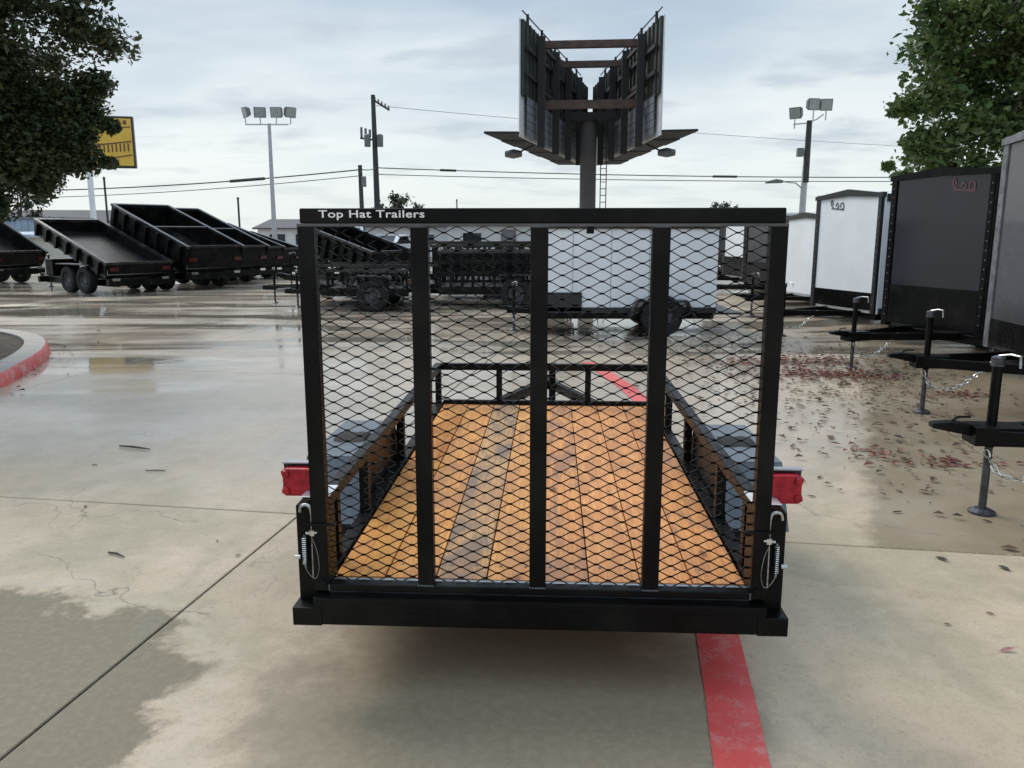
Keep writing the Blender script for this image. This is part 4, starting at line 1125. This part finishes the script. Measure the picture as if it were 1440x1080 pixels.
# ================================================================== THE GATED TRAILER
T = thing('utility_trailer', 'black open utility trailer with wood deck and tall lettered mesh gate, in the foreground', 'trailer', (.0933, 2.7684, 0), -.0499)
BK = M['black']
ZD = .40
PW = 1.5 / 8
order = [0, 1, 2, 3, 4, 5, 5, 4]
labels = {2: 'weathered greyish plank'}
for k in range(8):
    x0 = -.75 + k * PW; g_ = .0025
    dz = rng.uniform(-.002, .002)
    p = MB().box(x0 + g_, x0 + PW - g_, .0, 3.04, ZD - .038 + dz, ZD + dz).build('plank', WOODS[order[k]], T, bevel=.003)
    if k in labels: p['label'] = labels[k]
# screws along three joists
for y in (.12, 1.05, 2.0, 2.9):
    sc = MB()
    for k in range(8):
        for d in (.045, .14): sc.lathe([(0, 0), (.006, 0), (.005, .0015), (0, .0015)], (-.75 + k * PW + d, y, ZD + .0016), 'Z', 7)
    sc.build('deck_screws', M['steel'], T)['kind'] = 'stuff'
# frame
fr = MB()
for s_ in (-1, 1):
    fr.box(s_ * .785 - .028, s_ * .785 + .028, -.055, 3.08, .30, ZD + .012)
fr.build('side_frame', BK, T, bevel=.004)
MB().box(-.756, .756, 3.045, 3.08, .30, ZD + .03).build('front_crossmember', BK, T, bevel=.004)
MB().box(-.756, .756, -.056, -.004, .33, ZD - .002).build('rear_sill', M['sill'] if 'sill' in M else BK, T, bevel=.004)
for y in (.6, 1.25, 1.9, 2.5): MB().box(-.755, .755, y - .025, y + .025, .30, ZD - .041).build('joist', BK, T)
bp_ = MB().box(-.80, .80, -.116, -.058, .264, .366).build('rear_crossmember', BK, T, bevel=.005)
for s_ in (-1, 1):
    MB().box(s_ * .822 - .053, s_ * .822 + .053, -.120, -.02, .262, .330).build('bumper_end', BK, bp_, bevel=.004)
for x in (-.42, .1, .55):  # welded plates and light pockets on the rear face
    MB().box(x - .07, x + .07, -.1195, -.1162, .282, .335).build('weld_plate', BK, bp_, bevel=.002)
# rails
for s_ in (-1, 1):
    rl = MB().box(s_ * .79 - .024, s_ * .79 + .024, .02, 3.085, .655, .703).build('side_rail', BK, T, bevel=.005)
    for y in (.17, .68, 1.56, 2.30, 3.06):
        MB().box(s_ * .79 - .021, s_ * .79 + .021, y - .022, y + .022, ZD + .013, .654).build('upright', BK, rl, bevel=.004)
fr_ = MB().box(-.765, .765, 3.038, 3.086, .656, .704).build('front_rail', BK, T, bevel=.005)
for x in (-.34, .31):
    MB().box(x - .021, x + .021, 3.04, 3.082, ZD + .031, .655).build('upright', BK, fr_, bevel=.004)
# rear corner posts with latches
for s_ in (-1, 1):
    cp = MB().prism([(s_ * .748, .331), (s_ * .866, .331), (s_ * .866, .690), (s_ * .812, .714), (s_ * .748, .714)], 'Y', -.055, .035).build('corner_post', BK, T, bevel=.005)
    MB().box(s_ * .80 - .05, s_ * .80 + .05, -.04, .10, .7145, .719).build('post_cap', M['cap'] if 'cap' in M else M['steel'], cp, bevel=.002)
    # latch: bent rod, spring, pin and lanyard
    x = s_ * .812
    lt = MB().tube(catmull([(s_ * .846, -.066, .672), (s_ * .838, -.074, .695), (s_ * .815, -.078, .700), (s_ * .800, -.083, .680), (s_ * .798, -.085, .60), (s_ * .800, -.085, .43)], 6), .0062, 10).build('gate_latch', M['latch'], T, smooth=True)
    MB().box(s_ * .765 - .055, s_ * .765 + .055, -.105, -.086, .632, .640).build('latch_lug', BK, lt, bevel=.002)
    MB().tube([(s_ * .798, -.085, .612), (s_ * .798, -.085, .592)], .013, 12).build('collar', M['chrome'], lt, smooth=True)
    MB().tube([(s_ * .78, -.092, .604), (s_ * .82, -.092, .600)], .005, 8).build('cotter_pin', M['chrome'], lt, smooth=True)
    hel = [(s_ * .834 + .0085 * math.cos(t * .9), -.068 - .0085 * math.sin(t * .9), .575 - t * .00105) for t in range(0, 96)]
    MB().tube(hel, .0024, 5).build('spring', M['chrome'], lt, smooth=True)
    MB().tube([(s_ * .834, -.068, .585), (s_ * .834, -.068, .46)], .004, 6).build('spring_rod', M['steel'], lt)
    MB().lathe([(0, -.012), (.008, -.01), (.008, .01), (0, .012)], (s_ * .862, -.066, .50), 'X', 8).build('spring_stop', M['chrome'], lt)
    MB().tube(catmull([(s_ * .80, -.095, .588), (s_ * .782, -.10, .54), (s_ * .776, -.10, .475), (s_ * .79, -.10, .435), (s_ * .815, -.098, .452), (s_ * .838, -.085, .49)], 8), .0013, 6).build('lanyard', M['steel'], lt, smooth=True)
    MB().lathe([(0, 0), (.012, 0), (.012, -.02), (0, -.024)], (s_ * .80, -.06, .415), 'Y', 10).build('hinge_pin', BK, lt, smooth=True)
    MB().lathe([(0, 0), (.014, 0), (.014, -.016), (0, -.018)], (s_ * .765, -.085, .415), 'Y', 10).build('hinge_bolt', BK, lt, smooth=True)
# tail lights on brackets
for s_ in (-1, 1):
    y0, y1 = .045, .085
    tl = MB().prism([(s_ * .79, .806), (s_ * .79, .812), (s_ * .945, .812), (s_ * .945, .80), (s_ * .94, .70), (s_ * .86, .70), (s_ * .79, .76)], 'Y', y0 + .025, y1).build('tail_light', M['trim_dark'], T, bevel=.005)
    MB().prism([(s_ * .80, .802), (s_ * .922, .802), (s_ * .944, .79), (s_ * .936, .765), (s_ * .936, .735), (s_ * .944, .71), (s_ * .925, .697), (s_ * .868, .697), (s_ * .80, .755)], 'Y', y0 - .02, y0 + .022).build('lens', M['lens'], tl, bevel=.006)
    for z in (.782, .718):
        MB().lathe([(0, 0), (.015, 0), (.013, -.006), (0, -.008)], (s_ * .923, y0 - .021, z), 'Y', 14).build('reflector', M['lens'], tl, smooth=True)
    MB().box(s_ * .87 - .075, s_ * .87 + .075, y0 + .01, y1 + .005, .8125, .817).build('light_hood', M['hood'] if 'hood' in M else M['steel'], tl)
    MB().bar((s_ * .80, y1 - .02, .68), (s_ * .88, y1 - .02, .72), .05, .012).build('bracket', BK, tl)
# fenders and wheels
YA = 1.16
for s_ in (-1, 1):
    xi, xo = s_ * .816, s_ * 1.085
    prof = [(YA - .52, .36), (YA - .36, .625), (YA + .36, .625), (YA + .52, .36)]
    fd = MB()
    for (ya, za), (yb, zb) in zip(prof, prof[1:]):
        n_ = Vector((0, -(zb - za), yb - ya)).normalized() * .005
        fd.add([(xi, ya, za), (xo, ya, za), (xo, yb, zb), (xi, yb, zb), (xi, ya + n_.y, za + n_.z), (xo, ya + n_.y, za + n_.z), (xo, yb + n_.y, zb + n_.z), (xi, yb + n_.y, zb + n_.z)],
               [(0, 3, 2, 1), (4, 5, 6, 7), (0, 1, 5, 4), (1, 2, 6, 5), (2, 3, 7, 6), (3, 0, 4, 7)])
    f_ = fd.build('fender', M['fender'] if 'fender' in M else BK, T)
    MB().prism(prof, 'X', s_ * .819, s_ * .823).build('back_plate', BK, f_)
    a = [(y, z) for y, z in prof]
    MB().prism([(YA - .52, .36), (YA - .36, .625), (YA + .36, .625), (YA + .52, .36), (YA + .49, .36), (YA + .34, .585), (YA - .34, .585), (YA - .49, .36)], 'X', s_ * 1.083, s_ * 1.087).build('fender_lip', BK, f_)
    wheel(T, (s_ * .96, YA, .325), .325, .20, 'X', 36)
MB().tube([(-.9, YA, .325), (.9, YA, .325)], .03, 12).build('axle', BK, T)
for s_ in (-1, 1):
    MB().prism([(YA - .35, .30), (YA, .255), (YA + .35, .30), (YA, .275)], 'X', s_ * .72 - .025, s_ * .72 + .025).build('leaf_spring', BK, T)
# tongue
tn = MB()
for s_ in (-1, 1): tn.bar((s_ * .45, 3.09, .35), (s_ * .04, 4.15, .35), .05, .075)
tn = tn.build('tongue', BK, T, bevel=.004)
MB().prism([(4.1, .31), (4.1, .39), (4.32, .40), (4.38, .36), (4.38, .31)], 'X', -.05, .05).build('coupler', BK, tn, bevel=.008)
jk = jack(T, .05, 3.75, .35, .60)
MB().tube([(.05, 3.75, .58), (-.16, 3.72, .60)], .012, 8).build('jack_handle', BK, jk)

# the gate
gf = MB()
for s_ in (-1, 1): gf.box(s_ * .7725 - .0275, s_ * .7725 + .0275, -.095, -.045, .384, 1.672)
gf.box(-.744, .744, -.094, -.046, .384, .411)
G = gf.build('tailgate', BK, T, bevel=.005)
for x in (-.395, .001, .397): MB().box(x - .029, x + .029, -.094, -.046, .412, 1.672).build('gate_upright', BK, G, bevel=.005)
MB().box(-.789, .789, -.098, -.046, 1.678, 1.727).build('top_bar', BK, G, bevel=.006)
MB().box(-.80, .80, -.096, -.040, 1.668, 1.6775).build('top_lip', M['lip'] if 'lip' in M else BK, G, bevel=.002)
MB().box(-.70, .70, -.1165, -.098, .3665, .371).build('lower_lip', BK, G)
MB().box(.155, .178, -.09, -.05, 1.645, 1.669).build('stop_tab', BK, G)
# weld beads where the uprights meet the frame
wl = MB()
for x in (-.395, .001, .397):
    for z in (.4125, 1.667):
        pts = [(x - .028 + i * .0035, -.0955, z + .0012 * math.sin(i * 1.9)) for i in range(17)]
        wl.tube(pts, [.0032 + .0012 * math.sin(i * 2.3) for i in range(17)], 6)
for s_ in (-1, 1):
    pts = [(s_ * .744, -.0955, .386 + i * .003) for i in range(9)]
    wl.tube(pts, [.003 + .001 * math.sin(i * 2.1) for i in range(9)], 6)
wl.build('weld_bead', M['lip'], G, smooth=True)['kind'] = 'stuff'
# expanded metal
em = MB(); LW, SW, BOND = .0882, .0402, .0078
vs_, fs = [], []
def seg(p, q, w, tk, ty):
    o = len(vs_)
    for (x, z) in (p, q):
        vs_.extend([(x, ty - tk, z - w), (x, ty + tk, z - w), (x, ty + tk, z + w), (x, ty - tk, z + w)])
    fs.extend([(o, o + 1, o + 5, o + 4), (o + 1, o + 2, o + 6, o + 5), (o + 2, o + 3, o + 7, o + 6), (o + 3, o, o + 4, o + 7)])
nx = int(1.52 / (LW / 2)) + 1
x_start = -.76
for j in range(int((1.672 - .405) / (SW / 2)) + 1):
    zlo, zhi = .402 + j * SW / 2, .402 + (j + 1) * SW / 2
    for i in range(nx):
        xa = x_start + i * LW / 2; xb = xa + LW / 2
        lowfirst = (i + j) % 2 == 0
        za, zb = (zlo, zhi) if lowfirst else (zhi, zlo)
        o_ = .0012 if lowfirst else -.0012
        seg((xa + BOND, za + (.0022 if lowfirst else -.0022)), (xb - BOND, zb - (.0022 if lowfirst else -.0022)), .0017, .0022, -.040 + o_)
        if lowfirst or True:
            seg((xa - BOND, za), (xa + BOND, za), .0032, .0024, -.040)
me = em.add(vs_, fs).build('expanded_mesh', M['meshmat'] if 'meshmat' in M else BK, G)
me['kind'] = 'stuff'
# lettering on the top bar
txt = text_mesh('Top Hat Trailers', 'lettering', M['white_print'], .034, 1.42, G, Matrix.Translation((-.724, -.0992, 1.697)) @ Matrix.Rotation(R(90), 4, 'X'), .0004, .0006)
txt['kind'] = 'stuff'

# ================================================================== LEAVES AND TWIGS ON THE GROUND
def litter(name, mat, pts, size, label, seed):
    rs = np.random.RandomState(seed); N = len(pts); P = np.array(pts)
    a = rs.uniform(0, 2 * np.pi, N); s = size * np.clip(rs.lognormal(-.1, .5, N), .35, 1.75)
    d = np.stack([np.cos(a), np.sin(a), rs.uniform(-.15, .15, N)], 1); e = np.stack([-np.sin(a), np.cos(a), rs.uniform(-.25, .25, N)], 1)
    V = np.empty((N, 4, 3)); Z = np.zeros((N, 3)); Z[:, 2] = s * rs.uniform(.06, .3, N) + .004
    V[:, 0] = P - d * s[:, None] * .5 + Z; V[:, 1] = P + e * s[:, None] * .28 + Z * 1.6
    V[:, 2] = P + d * s[:, None] * .5 + Z; V[:, 3] = P - e * s[:, None] * .28 + Z * 1.6
    me = bpy.data.meshes.new(name)
    me.from_pydata(V.reshape(-1, 3).tolist(), [], [tuple(range(4 * i, 4 * i + 4)) for i in range(N)])
    at = me.attributes.new('tone', 'FLOAT', 'POINT'); at.data.foreach_set('value', np.repeat(rs.uniform(0, 1, N), 4).astype(np.float32))
    me.materials.append(mat)
    o = bpy.data.objects.new(name, me); col.objects.link(o)
    tag(o, label, 'leaves', None, 'stuff'); return o


def spots(blobs, seed):
    rs = np.random.RandomState(seed); out = []
    for cx_, cy_, sx, sy, n_, rot in blobs:
        u = rs.normal(size=(n_, 2)) * (sx, sy); c, s = math.cos(rot), math.sin(rot)
        out += [(cx_ + c * x - s * y, cy_ + s * x + c * y, 0) for x, y in u]
    return out


litter('leaf_litter', M['leaf_brown'], spots([(3.4, 8.6, .75, 1.1, 620, 0), (4.2, 9.6, .6, .8, 480, 0), (2.9, 6.6, .5, .8, 120, 0), (3.6, 10.6, .8, .8, 260, 0), (2.7, 5.2, .5, .5, 40, 0),
    (3.3, 11.8, 1.2, .9, 200, 0), (2.3, 9.3, .7, 1.3, 110, 0), (3.3, 4.0, .4, .12, 60, -.15), (2.2, 12.8, 1.2, .8, 120, 0), (-6.4, 9.6, .35, 1.0, 90, .3), (-7.4, 9.8, .8, 1.2, 260, 0)], 21), .055,
    'scattered brown leaf litter on the wet concrete at right', 22)
litter('red_leaf_litter', M['leaf_red'], spots([(3.55, 10.3, .55, .18, 420, .1), (3.95, 9.2, .35, .15, 220, 0), (3.55, 9.4, .4, .2, 320, 0), (2.72, 5.95, .10, .10, 40, 0), (3.15, 5.65, .20, .07, 80, 0), (4.55, 8.1, .25, .12, 80, 0), (.9, 13.2, .7, .5, 140, 0), (-2.3, 16.2, 1.6, .5, 160, 0)], 31), .05,
    'drifts of dark red fallen leaves on the concrete at right', 33)
lf = MB()
lf.add([(-.5, 0, 0), (-.25, .16, .05), (.1, .20, .06), (.5, 0, .02), (.1, -.2, .07), (-.25, -.16, .05), (-.2, 0, -.02), (.15, 0, -.015)],
       [(0, 6, 1), (1, 6, 7, 2), (2, 7, 3), (0, 5, 6), (5, 4, 7, 6), (4, 3, 7)])
lproto = {}
GL = 'fallen leaves on the bare concrete'
spots_ = [(1.98, 2.98, .075, 'pink'), (2.02, 2.66, .05, 'br'), (2.36, 2.74, .03, 'br'), (2.62, 2.33, .04, 'br'), (2.2, 3.9, .08, 'br'), (2.45, 3.78, .07, 'br'), (2.75, 3.72, .10, 'br'), (2.95, 3.78, .09, 'pink'),
          (3.05, 3.4, .04, 'br'), (2.95, 3.3, .05, 'br'), (2.5, 3.18, .06, 'br'), (3.3, 3.0, .06, 'br'), (2.1, 3.3, .04, 'br'), (2.85, 3.45, .05, 'br'), (1.86, 3.2, .035, 'br'), (3.55, 3.6, .13, 'red'), (3.2, 3.6, .05, 'br'),
          (1.9, 4.9, .06, 'br'), (2.1, 5.3, .07, 'br'), (2.3, 4.6, .08, 'br'), (2.5, 5.0, .06, 'br'), (2.2, 6.0, .08, 'br'), (2.6, 6.4, .09, 'br'), (2.1, 6.9, .08, 'br'), (1.9, 5.9, .07, 'br'), (2.75, 4.45, .06, 'br'),
          (-1.42, 3.95, .045, 'br'), (-1.6, 4.15, .03, 'br'), (-3.0, 5.6, .05, 'br'), (-2.6, 4.7, .05, 'br')]
lm = {'br': M['leaf_brown'], 'red': M['leaf_red'], 'pink': simple('pale_pink_leaf', (.40, .20, .17), .5)}
for x, y, s, k in spots_:
    if k not in lproto: o = lproto[k] = lf.build('fallen_leaf', lm[k]); 
    else: o = lproto[k].copy(); col.objects.link(o)
    o.location = (x, y, .004 + s * .05); o.scale = (s, s * rng.uniform(.6, 1.0), s); o.rotation_euler = (rng.uniform(-.15, .15), rng.uniform(-.15, .15), rng.uniform(0, 6.28))
    if k == 'red': lab = 'larger dark red fallen leaf near the right edge below the joint'
    elif k == 'pink': lab = 'pale pink fallen leaf right of the red line' if x < 2.5 else 'pale pink fallen leaf just below the cross joint at right'
    elif x < 0: lab = 'small brown fallen leaf on the bare concrete left of the gated trailer'
    elif y > 4.4: lab = 'small brown fallen leaf on wet concrete beyond the right tail light'
    else: lab = 'small brown fallen leaf on dry concrete right of the gated trailer'
    tag(o, lab, 'leaf', GL)
tw = MB().tube([(-.14, .05, .012), (-.03, .015, .016), (.06, -.01, .012), (.14, -.045, .012)], [.006, .008, .007, .004], 6).build('twig', M['bark']); tw.location = (-2.92, 6.05, 0)
tag(tw, 'thin dark twig on the wet concrete left of the gated trailer', 'twig')
tw = MB().tube([(-.055, .03, .008), (0, .005, .012), (.055, -.03, .008)], [.005, .006, .003], 6).build('twig', M['bark']); tw.location = (-2.05, 3.95, 0)
tag(tw, 'short twig on the dry concrete below the cross joint', 'twig')
tw = MB().tube([(-.07, .0, .008), (0, .005, .01), (.07, 0, .008)], [.003, .004, .003], 6).build('twig', M['bark']); tw.location = (-2.5, 5.45, 0)
tag(tw, 'fine twig lying just above the cross joint at left', 'twig')
